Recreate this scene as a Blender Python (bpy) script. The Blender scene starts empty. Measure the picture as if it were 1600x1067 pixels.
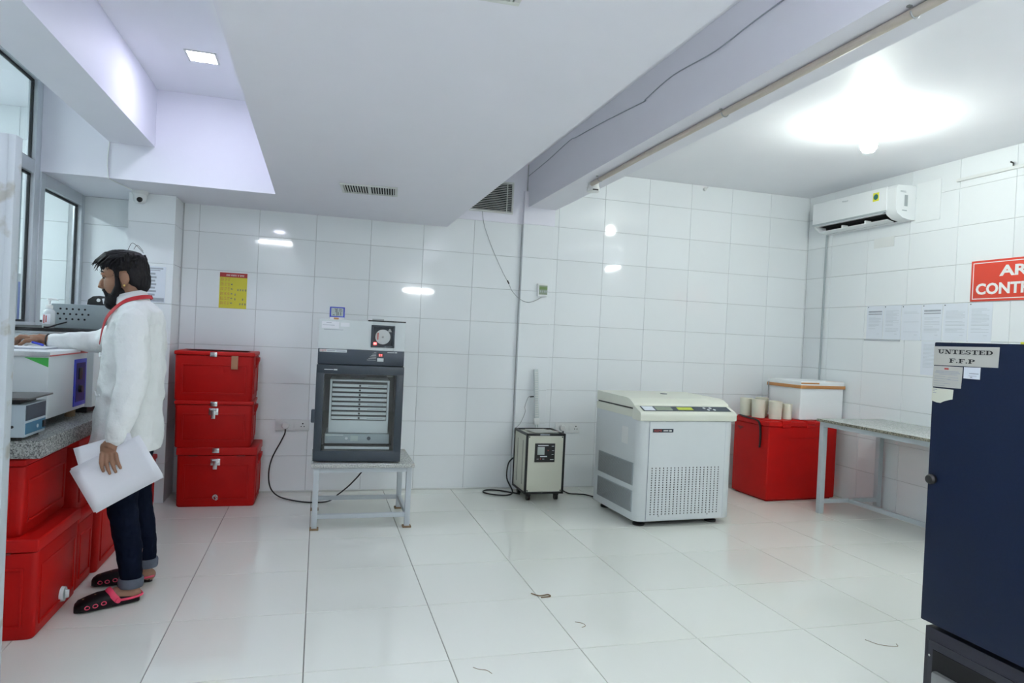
import bpy, bmesh, math, random
from mathutils import Vector, Matrix
random.seed(7)
S = bpy.context.scene
COL = S.collection
R = math.radians

# ------------------------------------------------------------------ camera, world, exposure
F_PX = 1055.62
yaw, pit, rol = 0.2789, -0.0075, 0.047
d = Vector((math.sin(yaw)*math.cos(pit), math.cos(yaw)*math.cos(pit), math.sin(pit)))
r = Vector((math.cos(yaw), -math.sin(yaw), 0))
u = r.cross(d)
r2 = math.cos(rol)*r + math.sin(rol)*u
u2 = -math.sin(rol)*r + math.cos(rol)*u
cam = bpy.data.cameras.new('camera'); cam_o = bpy.data.objects.new('camera', cam); COL.objects.link(cam_o)
cam.sensor_width = 36.0; cam.lens = F_PX/1600*36; cam.clip_start = 0.05
M3 = Matrix((r2, u2, -d)).transposed()
cam_o.matrix_world = Matrix.Translation((-1.2956, -5.9072, 1.3822)) @ M3.to_4x4()
S.camera = cam_o

w = bpy.data.worlds.new('world'); S.world = w; w.use_nodes = True
w.node_tree.nodes['Background'].inputs[0].default_value = (0.8, 0.85, 0.9, 1)
w.node_tree.nodes['Background'].inputs[1].default_value = 0.3
S.view_settings.view_transform = 'Standard'; S.view_settings.look = 'None'
S.view_settings.gamma = 1.0; S.view_settings.use_curve_mapping = False
S.view_settings.exposure = 0.72
S.cycles.max_bounces = 14; S.cycles.diffuse_bounces = 7
BULB_W = 158.0     # emission strength of the bulbs
PANEL_W = 53.0     # emission strength of the recessed ceiling panels
BULB_C = (0.94, 1.0, 0.92)
PANEL_C = (0.80, 0.80, 1.0)
TUBE_W = 78.0      # emission strength of the wall tube lights behind the camera

# ------------------------------------------------------------------ materials
def mat(name, col, rough=0.5, metal=0.0, noise=None, bump=None, spec=0.5, rnd=0.0, col2=None, coat=0.0, sss=0.0):
    m = bpy.data.materials.new(name); m.use_nodes = True
    nt = m.node_tree; b = nt.nodes['Principled BSDF']; L = nt.links.new
    b.inputs['Base Color'].default_value = (*col, 1); b.inputs['Roughness'].default_value = rough
    b.inputs['Metallic'].default_value = metal; b.inputs['Specular IOR Level'].default_value = spec
    b.inputs['Coat Weight'].default_value = coat
    tc = nt.nodes.new('ShaderNodeTexCoord')
    src = None
    if noise:
        sc, amt = noise[:2]
        n = nt.nodes.new('ShaderNodeTexNoise'); n.inputs['Scale'].default_value = sc; n.inputs['Detail'].default_value = 5
        L(tc.outputs['Object'], n.inputs['Vector'])
        mx = nt.nodes.new('ShaderNodeMix'); mx.data_type = 'RGBA'
        c2 = col2 if col2 else tuple(max(0, c*(1-amt)) for c in col)
        mx.inputs[6].default_value = (*col, 1); mx.inputs[7].default_value = (*c2, 1)
        if col2:
            cr = nt.nodes.new('ShaderNodeMapRange'); lo = noise[2] if len(noise) > 2 else 0.55
            cr.inputs[1].default_value = lo; cr.inputs[2].default_value = lo+0.08
            L(n.outputs['Fac'], cr.inputs[0])
            ml = nt.nodes.new('ShaderNodeMath'); ml.operation = 'MULTIPLY'; ml.inputs[1].default_value = amt
            L(cr.outputs[0], ml.inputs[0]); L(ml.outputs[0], mx.inputs[0])
        else:
            L(n.outputs['Fac'], mx.inputs[0])
        L(mx.outputs[2], b.inputs['Base Color']); src = mx.outputs[2]
    if rnd:
        oi = nt.nodes.new('ShaderNodeObjectInfo'); mr = nt.nodes.new('ShaderNodeMapRange')
        mr.inputs[3].default_value = 1-rnd; mr.inputs[4].default_value = 1.0
        L(oi.outputs['Random'], mr.inputs[0])
        hs = nt.nodes.new('ShaderNodeHueSaturation'); L(mr.outputs[0], hs.inputs['Value'])
        if src: L(src, hs.inputs['Color'])
        else: hs.inputs['Color'].default_value = (*col, 1)
        L(hs.outputs[0], b.inputs['Base Color'])
    if bump:
        n2 = nt.nodes.new('ShaderNodeTexNoise'); n2.inputs['Scale'].default_value = bump[0]; n2.inputs['Detail'].default_value = 4
        L(tc.outputs['Object'], n2.inputs['Vector'])
        bp = nt.nodes.new('ShaderNodeBump'); bp.inputs['Strength'].default_value = bump[1]; bp.inputs['Distance'].default_value = bump[2] if len(bump) > 2 else 0.002
        L(n2.outputs['Fac'], bp.inputs['Height']); L(bp.outputs[0], b.inputs['Normal'])
    return m

def emit(name, col, strength):
    m = bpy.data.materials.new(name); m.use_nodes = True
    b = m.node_tree.nodes['Principled BSDF']
    b.inputs['Base Color'].default_value = (0.8, 0.8, 0.8, 1)
    b.inputs['Emission Color'].default_value = (*col, 1); b.inputs['Emission Strength'].default_value = strength
    return m

def pane_mat(name, tint, refl=1.45, rough=0.0):
    m = bpy.data.materials.new(name); m.use_nodes = True
    nt = m.node_tree; nt.nodes.remove(nt.nodes['Principled BSDF'])
    out = nt.nodes['Material Output']
    t = nt.nodes.new('ShaderNodeBsdfTransparent'); t.inputs[0].default_value = (*tint, 1)
    g = nt.nodes.new('ShaderNodeBsdfGlossy'); g.inputs['Roughness'].default_value = rough
    f = nt.nodes.new('ShaderNodeFresnel'); ge = nt.nodes.new('ShaderNodeNewGeometry')
    mr = nt.nodes.new('ShaderNodeMapRange'); mr.inputs[3].default_value = refl; mr.inputs[4].default_value = 1/refl   # same pane from both faces
    nt.links.new(ge.outputs['Backfacing'], mr.inputs[0]); nt.links.new(mr.outputs[0], f.inputs[0])
    mx = nt.nodes.new('ShaderNodeMixShader')
    nt.links.new(f.outputs[0], mx.inputs[0]); nt.links.new(t.outputs[0], mx.inputs[1]); nt.links.new(g.outputs[0], mx.inputs[2])
    nt.links.new(mx.outputs[0], out.inputs[0])
    return m

def granite_mat(name, base, dark, light, scale=160):
    m = mat(name, base, 0.25); nt = m.node_tree; b = nt.nodes['Principled BSDF']
    tc = nt.nodes.new('ShaderNodeTexCoord'); n = nt.nodes.new('ShaderNodeTexNoise'); n.inputs['Scale'].default_value = scale
    n.inputs['Detail'].default_value = 3; n.inputs['Roughness'].default_value = 0.7
    cr = nt.nodes.new('ShaderNodeValToRGB'); e = cr.color_ramp.elements
    e[0].position = 0.38; e[0].color = (*dark, 1); e[1].position = 0.62; e[1].color = (*light, 1)
    k = cr.color_ramp.elements.new(0.5); k.color = (*base, 1)
    nt.links.new(tc.outputs['Object'], n.inputs['Vector']); nt.links.new(n.outputs['Fac'], cr.inputs[0]); nt.links.new(cr.outputs[0], b.inputs['Base Color'])
    return m

M = {}
M['tile'] = mat('wall_tile_glaze', (0.85, 0.885, 0.90), 0.045, noise=(1.5, 0.04), bump=(2.2, 0.02, 0.01), rnd=0.03)
M['grout'] = mat('wall_grout', (0.64, 0.66, 0.67), 0.8, noise=(30, 0.3))
M['floor_tile'] = mat('floor_tile_glaze', (0.84, 0.86, 0.80), 0.08, noise=(2.0, 0.04), bump=(1.6, 0.02, 0.01), rnd=0.03)
M['floor_grout'] = mat('floor_grout', (0.30, 0.29, 0.26), 0.8, noise=(30, 0.4))
M['paint'] = mat('lavender_wall_paint', (0.82, 0.82, 0.89), 0.55, noise=(6, 0.03), bump=(60, 0.06, 0.002))
M['paint_white'] = mat('white_ceiling_paint', (0.86, 0.87, 0.91), 0.55, noise=(6, 0.03), bump=(60, 0.06, 0.002))
M['plain_wall'] = mat('plain_room_wall', (0.85, 0.87, 0.88), 0.35, noise=(3, 0.05))
M['alu'] = mat('window_aluminium', (0.62, 0.66, 0.70), 0.35, 0.35, noise=(20, 0.08))
M['gasket'] = mat('black_rubber_gasket', (0.01, 0.012, 0.016), 0.6, noise=(30, 0.2))
M['glass'] = pane_mat('window_glass', (0.93, 0.97, 0.97))
M['inc_glass'] = pane_mat('incubator_glass', (0.95, 0.97, 0.97), 1.5)
M['red'] = mat('red_cooler_plastic', (0.50, 0.003, 0.002), 0.5, noise=(9, 0.25), bump=(140, 0.12, 0.002), spec=0.22)
M['red_lid'] = mat('red_cooler_lid_plastic', (0.54, 0.004, 0.003), 0.45, noise=(9, 0.22), bump=(140, 0.12, 0.002), spec=0.28)
M['red_dark'] = mat('dark_red_recess', (0.22, 0.008, 0.008), 0.6, noise=(20, 0.2))
M['chrome'] = mat('bright_steel', (0.72, 0.73, 0.74), 0.22, 1.0, noise=(40, 0.15))
M['steel'] = mat('dull_steel', (0.42, 0.44, 0.45), 0.4, 0.7, noise=(30, 0.2))
M['grey_paint'] = mat('light_grey_steel_paint', (0.50, 0.55, 0.58), 0.42, noise=(12, 0.10))
M['rust'] = mat('rusty_foot_plate', (0.30, 0.20, 0.11), 0.8, noise=(40, 0.5))
M['slate'] = mat('slate_grey_enamel', (0.034, 0.050, 0.072), 0.38, noise=(25, 0.12))
M['slate_dark'] = mat('dark_slate_door_frame', (0.026, 0.040, 0.056), 0.35, noise=(25, 0.12))
M['white_enamel'] = mat('white_enamel', (0.64, 0.69, 0.70), 0.35, noise=(8, 0.05))
M['cream_enamel'] = mat('cream_enamel', (0.72, 0.73, 0.62), 0.42, noise=(8, 0.06))
M['stab_cream'] = mat('stabiliser_cream_paint', (0.66, 0.67, 0.56), 0.45, noise=(8, 0.05))
M['cent_white'] = mat('centrifuge_white_paint', (0.68, 0.72, 0.73), 0.38, noise=(8, 0.05))
M['cent_cream'] = mat('centrifuge_cream_plastic', (0.74, 0.76, 0.66), 0.40, noise=(8, 0.05))
M['black'] = mat('black_plastic', (0.012, 0.012, 0.013), 0.45, noise=(20, 0.3))
M['black_paint'] = mat('black_steel_trim', (0.012, 0.013, 0.014), 0.4, noise=(20, 0.3))
M['rubber'] = mat('black_cable_rubber', (0.010, 0.010, 0.011), 0.5, noise=(50, 0.3))
M['dark_int'] = mat('incubator_dark_interior', (0.040, 0.036, 0.030), 0.5, noise=(6, 0.35))
M['white_pl'] = mat('white_plastic', (0.78, 0.80, 0.79), 0.35, noise=(10, 0.04))
M['ac_white'] = mat('air_conditioner_white', (0.84, 0.87, 0.88), 0.28, noise=(10, 0.03))
M['ac_grey'] = mat('air_conditioner_grey_trim', (0.40, 0.45, 0.47), 0.4, noise=(10, 0.05))
M['paper'] = mat('white_paper', (0.80, 0.82, 0.86), 0.7, noise=(12, 0.04))
M['paper_aged'] = mat('aged_paper', (0.56, 0.56, 0.52), 0.7, noise=(14, 0.12))
M['sheet_plastic'] = mat('plastic_sleeve_paper', (0.76, 0.81, 0.88), 0.25, noise=(12, 0.04))
M['print'] = mat('grey_print', (0.42, 0.46, 0.52), 0.7, noise=(60, 0.3))
M['print_faint'] = mat('faint_grey_print', (0.60, 0.65, 0.71), 0.6, noise=(60, 0.2))
M['print_black'] = mat('black_print', (0.010, 0.012, 0.015), 0.6, noise=(60, 0.2))
M['print_red'] = mat('red_print', (0.55, 0.10, 0.09), 0.6, noise=(60, 0.2))
M['poster_yellow'] = mat('yellow_poster_print', (0.68, 0.60, 0.035), 0.5, noise=(14, 0.08))
M['poster_red'] = mat('red_poster_print', (0.42, 0.022, 0.020), 0.5, noise=(14, 0.08))
M['sign_red'] = mat('red_sign_board', (0.72, 0.062, 0.032), 0.35, noise=(10, 0.06))
M['sign_white'] = mat('white_sign_lettering', (0.85, 0.86, 0.85), 0.45, noise=(20, 0.03))
M['navy'] = mat('navy_freezer_enamel', (0.006, 0.015, 0.046), 0.5, noise=(120, 0.25), bump=(260, 0.12, 0.001), spec=0.22)
M['navy_dark'] = mat('dark_freezer_base', (0.020, 0.022, 0.038), 0.45, noise=(60, 0.2))
M['granite'] = granite_mat('grey_granite', (0.25, 0.26, 0.25), (0.07, 0.075, 0.075), (0.42, 0.43, 0.41))
M['granite_light'] = granite_mat('pale_polished_granite', (0.44, 0.46, 0.44), (0.24, 0.26, 0.25), (0.58, 0.60, 0.57), 120)
M['granite_edge'] = granite_mat('rough_granite_edge', (0.22, 0.21, 0.16), (0.05, 0.05, 0.04), (0.42, 0.40, 0.32), 140)
M['old_paint'] = mat('worn_grey_door_paint', (0.49, 0.54, 0.57), 0.45, noise=(9, 0.8, 0.56), col2=(0.34, 0.33, 0.28))
M['pipe'] = mat('beige_conduit', (0.58, 0.52, 0.45), 0.45, noise=(14, 0.10))
M['foam'] = mat('white_polystyrene', (0.84, 0.87, 0.88), 0.75, noise=(20, 0.03), bump=(120, 0.3, 0.003))
M['tape'] = mat('brown_packing_tape', (0.60, 0.27, 0.085), 0.3, noise=(16, 0.25))
M['tan_tape'] = mat('tan_paper_tape', (0.46, 0.22, 0.12), 0.5, noise=(20, 0.2))
M['jug'] = mat('frosted_plastic_jug', (0.80, 0.79, 0.66), 0.45, noise=(8, 0.06))
M['blue'] = mat('bright_blue_panel', (0.020, 0.045, 0.50), 0.4, noise=(14, 0.12))
M['blue_drawer'] = mat('blue_plastic_drawer', (0.050, 0.11, 0.62), 0.4, noise=(10, 0.1))
M['scale_blue'] = mat('teal_blue_label', (0.040, 0.16, 0.27), 0.45, noise=(14, 0.12))
M['scale_body'] = mat('pale_blue_grey_casing', (0.42, 0.50, 0.55), 0.42, noise=(12, 0.08))
M['green'] = mat('green_sticker', (0.05, 0.42, 0.07), 0.5, noise=(12, 0.1))
M['hood'] = mat('hammered_grey_steel', (0.32, 0.38, 0.40), 0.45, noise=(40, 0.10), bump=(160, 0.15, 0.001))
M['skin'] = mat('skin', (0.30, 0.155, 0.090), 0.5, noise=(14, 0.18), bump=(180, 0.10, 0.001))
M['hair'] = mat('black_hair', (0.0035, 0.003, 0.005), 0.55, noise=(40, 0.3), bump=(90, 0.5, 0.004), spec=0.25)
M['coat'] = mat('white_lab_coat_cotton', (0.78, 0.81, 0.80), 0.85, noise=(8, 0.05), bump=(13, 0.6, 0.02))
M['jeans'] = mat('dark_blue_denim', (0.004, 0.0075, 0.020), 0.85, noise=(30, 0.4), bump=(24, 0.4, 0.008), spec=0.08)
M['cuff'] = mat('turned_up_denim', (0.11, 0.13, 0.17), 0.9, noise=(50, 0.4))
M['lanyard'] = mat('red_lanyard', (0.52, 0.020, 0.028), 0.6, noise=(40, 0.15))
M['clog'] = mat('black_clog_foam', (0.008, 0.006, 0.008), 0.55, noise=(30, 0.3), spec=0.2)
M['pink'] = mat('pink_clog_strap', (0.72, 0.050, 0.12), 0.45, noise=(30, 0.12))
M['eye'] = mat('eye_white', (0.75, 0.73, 0.70), 0.2, noise=(40, 0.05))
M['lcd'] = mat('grey_green_lcd', (0.30, 0.36, 0.27), 0.2, noise=(30, 0.08))
M['lcd_green'] = mat('olive_lcd', (0.20, 0.30, 0.12), 0.25, noise=(30, 0.1))
M['lcd_grey'] = mat('pale_lcd', (0.46, 0.52, 0.50), 0.2, noise=(30, 0.05))
M['lime'] = emit('lit_lime_display', (0.42, 0.55, 0.05), 0.10)
M['lime'].node_tree.nodes['Principled BSDF'].inputs['Base Color'].default_value = (0.42, 0.50, 0.05, 1)
M['led_red'] = emit('lit_red_digits', (1.0, 0.04, 0.03), 4.0)
M['disc'] = mat('chart_paper_disc', (0.62, 0.66, 0.66), 0.6, noise=(20, 0.06))
M['yellow'] = mat('yellow_label', (0.78, 0.76, 0.05), 0.5, noise=(14, 0.06))
M['teal'] = mat('dark_teal_print', (0.02, 0.16, 0.15), 0.5, noise=(14, 0.1))
M['vent'] = mat('off_white_vent', (0.68, 0.70, 0.68), 0.45, noise=(14, 0.08))
M['void'] = mat('dark_duct_interior', (0.010, 0.010, 0.011), 0.9, noise=(10, 0.3))
M['bulb'] = emit('lit_bulb_glass', BULB_C, BULB_W)
M['panel'] = emit('lit_ceiling_panel', PANEL_C, PANEL_W)
M['tube'] = emit('lit_fluorescent_tube', (0.93, 0.98, 1.0), TUBE_W)
M['tube_bright'] = emit('lit_bright_tube', (0.93, 0.98, 1.0), TUBE_W*2.6)
M['clear'] = mat('clear_frosted_acrylic', (0.60, 0.66, 0.66), 0.2, noise=(20, 0.06))

# ------------------------------------------------------------------ mesh helpers
class MB:
    def __init__(s, o=(0, 0, 0)):
        s.bm = bmesh.new(); s.o = Vector(o)
    def _xf(s, vs, mtx):
        if mtx is not None: bmesh.ops.transform(s.bm, matrix=mtx, verts=vs)
    def box(s, x0, x1, y0, y1, z0, z1, bev=0.0, seg=2, mtx=None):
        vs = bmesh.ops.create_cube(s.bm, size=1.0)['verts']
        bmesh.ops.transform(s.bm, matrix=Matrix.Translation(((x0+x1)/2, (y0+y1)/2, (z0+z1)/2)) @ Matrix.Diagonal((abs(x1-x0), abs(y1-y0), abs(z1-z0), 1)), verts=vs)
        if bev > 0:
            es = list({e for v in vs for e in v.link_edges})
            res = bmesh.ops.bevel(s.bm, geom=es, offset=bev, segments=seg, profile=0.6, affect='EDGES', clamp_overlap=True)
            vs = list({v for f in res['faces'] for v in f.verts} | {v for v in vs if v.is_valid})
        s._xf(vs, mtx); return s
    def cyl(s, p0, p1, r0, r1=None, n=16, caps=True):
        r1 = r0 if r1 is None else r1
        return s.tube([p0, p1], [r0, r1], n, caps)
    def ring(s, c, ax, ay, n, pw=2.0):
        vs = []
        for i in range(n):
            t = 2*math.pi*i/n; ct, st = math.cos(t), math.sin(t)
            a = math.copysign(abs(ct)**(2/pw), ct); b = math.copysign(abs(st)**(2/pw), st)
            vs.append(s.bm.verts.new(Vector(c)+Vector(ax)*a+Vector(ay)*b))
        return vs
    def skin(s, rings, caps=True):
        n = len(rings[0])
        for A, B in zip(rings, rings[1:]):
            for i in range(n):
                s.bm.faces.new((A[i], A[(i+1) % n], B[(i+1) % n], B[i]))
        if caps:
            s.bm.faces.new(rings[0][::-1]); s.bm.faces.new(rings[-1])
        return s
    def tube(s, pts, rad, n=10, caps=True, flat=1.0, up=None):
        pts = [Vector(p) for p in pts]
        if not hasattr(rad, '__len__'): rad = [rad]*len(pts)
        rings = []; prev = None
        for i, p in enumerate(pts):
            t = (pts[min(i+1, len(pts)-1)]-pts[max(i-1, 0)]).normalized()
            if prev is None:
                ref = Vector(up) if up else (Vector((0, 0, 1)) if abs(t.z) < 0.9 else Vector((1, 0, 0)))
                ax = t.cross(ref).normalized()
            else:
                ax = (prev-t*prev.dot(t)).normalized()
            prev = ax; ay = t.cross(ax).normalized()
            rings.append(s.ring(p, ax*rad[i], ay*rad[i]*flat, n))
        return s.skin(rings, caps)
    def loft(s, secs, n=24, caps=True):
        return s.skin([s.ring(c, ax, ay, n, pw) for c, ax, ay, pw in secs], caps)
    def prism(s, poly, axis, a0, a1, bev=0.0):
        """poly in the two remaining axes (x:(y,z) y:(x,z) z:(x,y))"""
        def P(p, a):
            return {'x': (a, p[0], p[1]), 'y': (p[0], a, p[1]), 'z': (p[0], p[1], a)}[axis]
        A = [s.bm.verts.new(P(p, a0)) for p in poly]; B = [s.bm.verts.new(P(p, a1)) for p in poly]
        n = len(poly); fs = [s.bm.faces.new(A), s.bm.faces.new(B[::-1])]
        for i in range(n): fs.append(s.bm.faces.new((A[i], B[i], B[(i+1) % n], A[(i+1) % n])))
        if bev > 0:
            bmesh.ops.bevel(s.bm, geom=list({e for f in fs for e in f.edges}), offset=bev, segments=2, profile=0.6, affect='EDGES', clamp_overlap=True)
        return s
    def ell(s, c, rx, ry, rz, mtx=None, sub=3):
        vs = bmesh.ops.create_icosphere(s.bm, subdivisions=sub, radius=1.0)['verts']
        m = Matrix.Translation(c) @ (mtx if mtx is not None else Matrix.Identity(4)) @ Matrix.Diagonal((rx, ry, rz, 1))
        bmesh.ops.transform(s.bm, matrix=m, verts=vs); return s
    def lathe(s, prof, c=(0, 0, 0), n=24, mtx=None):
        rings = [s.ring((c[0], c[1], c[2]+z), (rr, 0, 0), (0, rr, 0), n) for rr, z in prof]
        s.skin(rings, True)
        if mtx is not None: s._xf([v for q in rings for v in q], mtx)
        return s
    def mesh(s, name, ang=35):
        bmesh.ops.recalc_face_normals(s.bm, faces=s.bm.faces[:])
        if s.o.length: bmesh.ops.translate(s.bm, vec=-s.o, verts=s.bm.verts[:])
        me = bpy.data.meshes.new(name); s.bm.to_mesh(me); s.bm.free()
        if ang:
            me.polygons.foreach_set('use_smooth', [True]*len(me.polygons)); me.set_sharp_from_angle(angle=R(ang))
        return me
    def build(s, name, m, parent=None, ang=35):
        o = bpy.data.objects.new(name, s.mesh(name, ang)); COL.objects.link(o)
        o.data.materials.append(M[m] if isinstance(m, str) else m)
        if parent is not None: o.parent = parent
        else: o.location = s.o
        return o

def tag(o, label=None, cat=None, group=None, kind=None):
    if label: o['label'] = label
    if cat: o['category'] = cat
    if group: o['group'] = group
    if kind: o['kind'] = kind
    return o
def thing(name, label, cat, loc=(0, 0, 0), rotz=0.0, group=None, mtx=None):
    o = bpy.data.objects.new(name, None); COL.objects.link(o); o.empty_display_size = 0.05
    if mtx is not None: o.matrix_world = mtx
    else: o.location = loc; o.rotation_euler = (0, 0, rotz)
    return tag(o, label, cat, group)
def struct(o): o['kind'] = 'structure'; return o
def smooth_pts(pts, n=6):
    P = [Vector(p) for p in pts]; P = [2*P[0]-P[1]]+P+[2*P[-1]-P[-2]]; out = []
    for i in range(1, len(P)-2):
        for k in range(n):
            t = k/n; a, b, c, e = P[i-1], P[i], P[i+1], P[i+2]
            out.append(0.5*((2*b)+(c-a)*t+(2*a-5*b+4*c-e)*t*t+(3*b-a-3*c+e)*t**3))
    out.append(P[-2]); return out
def frame_back(x, y, z):      # local x right, y up, z out of the back wall (towards -Y)
    return Matrix(((1, 0, 0, x), (0, 0, -1, y), (0, 1, 0, z), (0, 0, 0, 1)))
def frame_right(x, y, z):     # on a face that looks towards -X
    return Matrix(((0, 0, -1, x), (-1, 0, 0, y), (0, 1, 0, z), (0, 0, 0, 1)))
def frame_left(x, y, z):      # on a face that looks towards +X
    return Matrix(((0, 0, 1, x), (1, 0, 0, y), (0, 1, 0, z), (0, 0, 0, 1)))
FIT = []
def text(name, body, m, parent, lx, ly, wid, hei, depth=0.0006, z=0.001, bold=0.0, mtx=None):
    c = bpy.data.curves.new(name, 'FONT'); c.body = body; c.align_x = 'LEFT'; c.align_y = 'BOTTOM_BASELINE'
    c.extrude = 0.01; c.offset = bold; c.resolution_u = 3
    o = bpy.data.objects.new(name, c); COL.objects.link(o); c.materials.append(M[m]); o.parent = parent
    FIT.append((o, lx, ly, z, wid, hei, depth, mtx)); return o
def fit_texts():
    bpy.context.view_layer.update(); dg_ = bpy.context.evaluated_depsgraph_get()
    for o, lx, ly, z, wid, hei, depth, mtx in FIT:
        bb = [Vector(b) for b in o.bound_box]
        x0 = min(b.x for b in bb); x1 = max(b.x for b in bb); y0 = min(b.y for b in bb); y1 = max(b.y for b in bb)
        sx = wid/max(1e-6, x1-x0); sy = hei/max(1e-6, y1-y0); sz = depth/0.02
        loc = Matrix.Translation((lx-x0*sx, ly-y0*sy, z)) @ Matrix.Diagonal((sx, sy, sz, 1))
        me = bpy.data.meshes.new_from_object(o.evaluated_get(dg_))
        n = bpy.data.objects.new(o.name, me); nm = o.name.split('.')[0]
        n.parent = o.parent; COL.objects.link(n); n.matrix_basis = (mtx @ loc) if mtx is not None else loc
        bpy.data.objects.remove(o); n.name = nm

# ------------------------------------------------------------------ tiles
_tm = {}
def tile_mesh(wd, hg, th, m, ch=0.0012):
    k = (round(wd, 4), round(hg, 4), th, m)
    if k not in _tm:
        vs = [(0, 0, -th), (wd, 0, -th), (wd, hg, -th), (0, hg, -th), (ch, ch, 0), (wd-ch, ch, 0), (wd-ch, hg-ch, 0), (ch, hg-ch, 0)]
        fs = [(4, 5, 6, 7), (0, 1, 5, 4), (1, 2, 6, 5), (2, 3, 7, 6), (3, 0, 4, 7)]
        me = bpy.data.meshes.new('tile'); me.from_pydata(vs, [], fs); me.materials.append(M[m]); _tm[k] = me
    return _tm[k]
def tiles(parent, frame, us, vs, gap=0.0019, th=0.005, m='tile', skip=None, name='tile'):
    """frame: local x along us, y along vs, z outward; joints at us/vs"""
    for a, b in zip(us, us[1:]):
        for c, e in zip(vs, vs[1:]):
            if b-a < 0.012 or e-c < 0.012: continue
            if skip and skip((a+b)/2, (c+e)/2): continue
            o = bpy.data.objects.new(name, tile_mesh(b-a-gap, e-c-gap, th, m)); COL.objects.link(o)
            o.parent = parent
            jz = random.uniform(-0.0006, 0)
            o.matrix_basis = frame @ Matrix.Translation((a+gap/2, c+gap/2, jz))
def grid(lo, hi, start, step):
    v = [lo]; k = math.ceil((lo-start)/step-1e-6)
    while start+k*step < hi-1e-4:
        x = start+k*step
        if x > lo+1e-4: v.append(x)
        k += 1
    return v+[hi]

TZ = 0.3007
XL, XR, ZC, ZS, YN = -3.10, 3.535, 2.955, 2.32, -8.0
T = 0.005
# ------------------------------------------------------------------ structure: floor
fl = struct(MB().box(XL-0.1, XR+0.1, YN, 0.2, -0.12, -T).build('floor', 'floor_grout'))
tiles(fl, Matrix.Identity(4), grid(XL, XR, -0.1103, 0.5933), [0.1 if False else v for v in grid(-4.88, 0.1, -1.3375, 0.5902)], gap=0.003, m='floor_tile')
rest = MB().box(XL, XR, YN, -4.8845, -T, -0.0005).build('floor_slab', 'floor_tile', fl)

# back wall
wb = MB()
wb.box(-2.69, XR+0.1, T, 0.2, 0, ZC); wb.box(XL-2.6, -2.69, 0.1+T, 0.25, 0, ZC)
wb.box(-2.69+T, -2.37-T, -0.3+T, 0.2, 0, ZS+0.05)          # left pier core
PD = 0.048
wb.box(0.442+T, 0.735-T, -PD+T, 0.2, 0, 2.40)            # right pier core
wall_back = struct(wb.build('wall_back', 'grout'))
zr = [k*TZ for k in range(8)]
FB = frame_back(0, 0, 0)
tiles(wall_back, FB, grid(-2.365, 0.438, 0.0, 0.45), zr+[8*TZ])
tiles(wall_back, FB, grid(0.741, XR, 0.795, 0.4545), [k*0.3015 for k in range(10)]+[ZC])
tiles(wall_back, frame_back(0, -0.3, 0), [-2.69, -2.37], zr+[ZS])
tiles(wall_back, frame_left(-2.37, 0, 0), [-0.30, 0.0], zr+[ZS])
tiles(wall_back, frame_back(0, 0.1, 0), [XL, -2.69], zr+[ZS])
tiles(wall_back, frame_back(0, -PD, 0), [0.442, 0.735], zr+[8*TZ])
tiles(wall_back, frame_right(0.442, 0, 0), [0.0, PD], zr+[8*TZ])
tiles(wall_back, frame_left(0.735, 0, 0), [-PD, 0.0], zr+[8*TZ])
pp = MB(); pp.box(-0.45, 0.47, -0.001, T+0.001, 8*TZ, ZC); pp.box(0.441, 0.736, -PD-0.001, 0.02, 8*TZ, 2.70)
pp.build('plaster', 'paint', wall_back)

# right wall
wall_right = struct(MB().box(XR+T, XR+0.2, YN, 0.2, 0, ZC).build('wall_right', 'grout'))
yr = grid(0.0, 3.5, 0.345, 0.4555)
tiles(wall_right, frame_right(XR, 0, 0), yr, [k*0.302 for k in range(10)]+[ZC])
MB().box(XR, XR+0.01, YN, -3.503, 0, ZC).build('wall_slab', 'plain_wall', wall_right)

# wall behind the camera and far left wall
struct(MB().box(XL-2.6, XR+0.2, YN-0.15, YN, 0, ZC).build('wall_front', 'plain_wall'))
wall_left = struct(MB().box(XL-0.1, XL, YN, 0.1, 0, 1.27).build('wall_left', 'plain_wall'))
MB().box(XL-0.1, XL, YN, -4.2, 1.27, ZC).build('wall_upper', 'plain_wall', wall_left)
# neighbouring room seen through the glazing
nb = struct(MB().box(XL-2.7, XL-2.6, -4.3, 0.25, 0, ZC).build('wall_neighbour', 'plain_wall'))
tiles(wall_back, frame_back(0, 0.1, 0), grid(XL-2.6, XL-0.1, XL, 0.45), zr+[8*TZ, 9*TZ, ZC])
struct(MB().box(XL-2.6, XL-0.1, -4.4, -4.3, 0, ZC).build('wall_neighbour_end', 'plain_wall'))
struct(MB().box(XL-2.6, XL-0.1, -4.3, 0.1, -0.1, 0).build('floor_neighbour', 'floor_tile'))

# ceiling, bulkhead, beams
ceil = struct(MB().box(XL-2.7, XR+0.2, YN, 0.25, ZC, ZC+0.12).build('ceiling', 'paint_white'))
struct(MB().prism([(XL, -0.77), (-1.635, -0.77), (-1.635, YN+0.3), (-0.25, YN+0.3), (-0.25, 0.0), (-2.37, 0.0), (-2.37, 0.1), (XL, 0.1)], 'z', ZS, ZC-0.001).build('ceiling_bulkhead', 'paint'))
struct(MB().box(-2.70, -2.425, YN, -0.77, 2.56, ZC-0.001).build('ceiling_beam', 'paint'))
struct(MB().box(0.48, 0.745, YN, -0.001, 2.555, ZC-0.001).build('ceiling_beam', 'paint'))

# baseboard-like sealing strip along the back wall foot
struct(MB().box(-1.69, -2.36+0.0, -0.012, 0.0, 0.0, 0.012).box(-1.69, 0.44, -0.010, 0.0, 0.0, 0.012, 0.003).build('baseboard_back', 'vent'))

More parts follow.
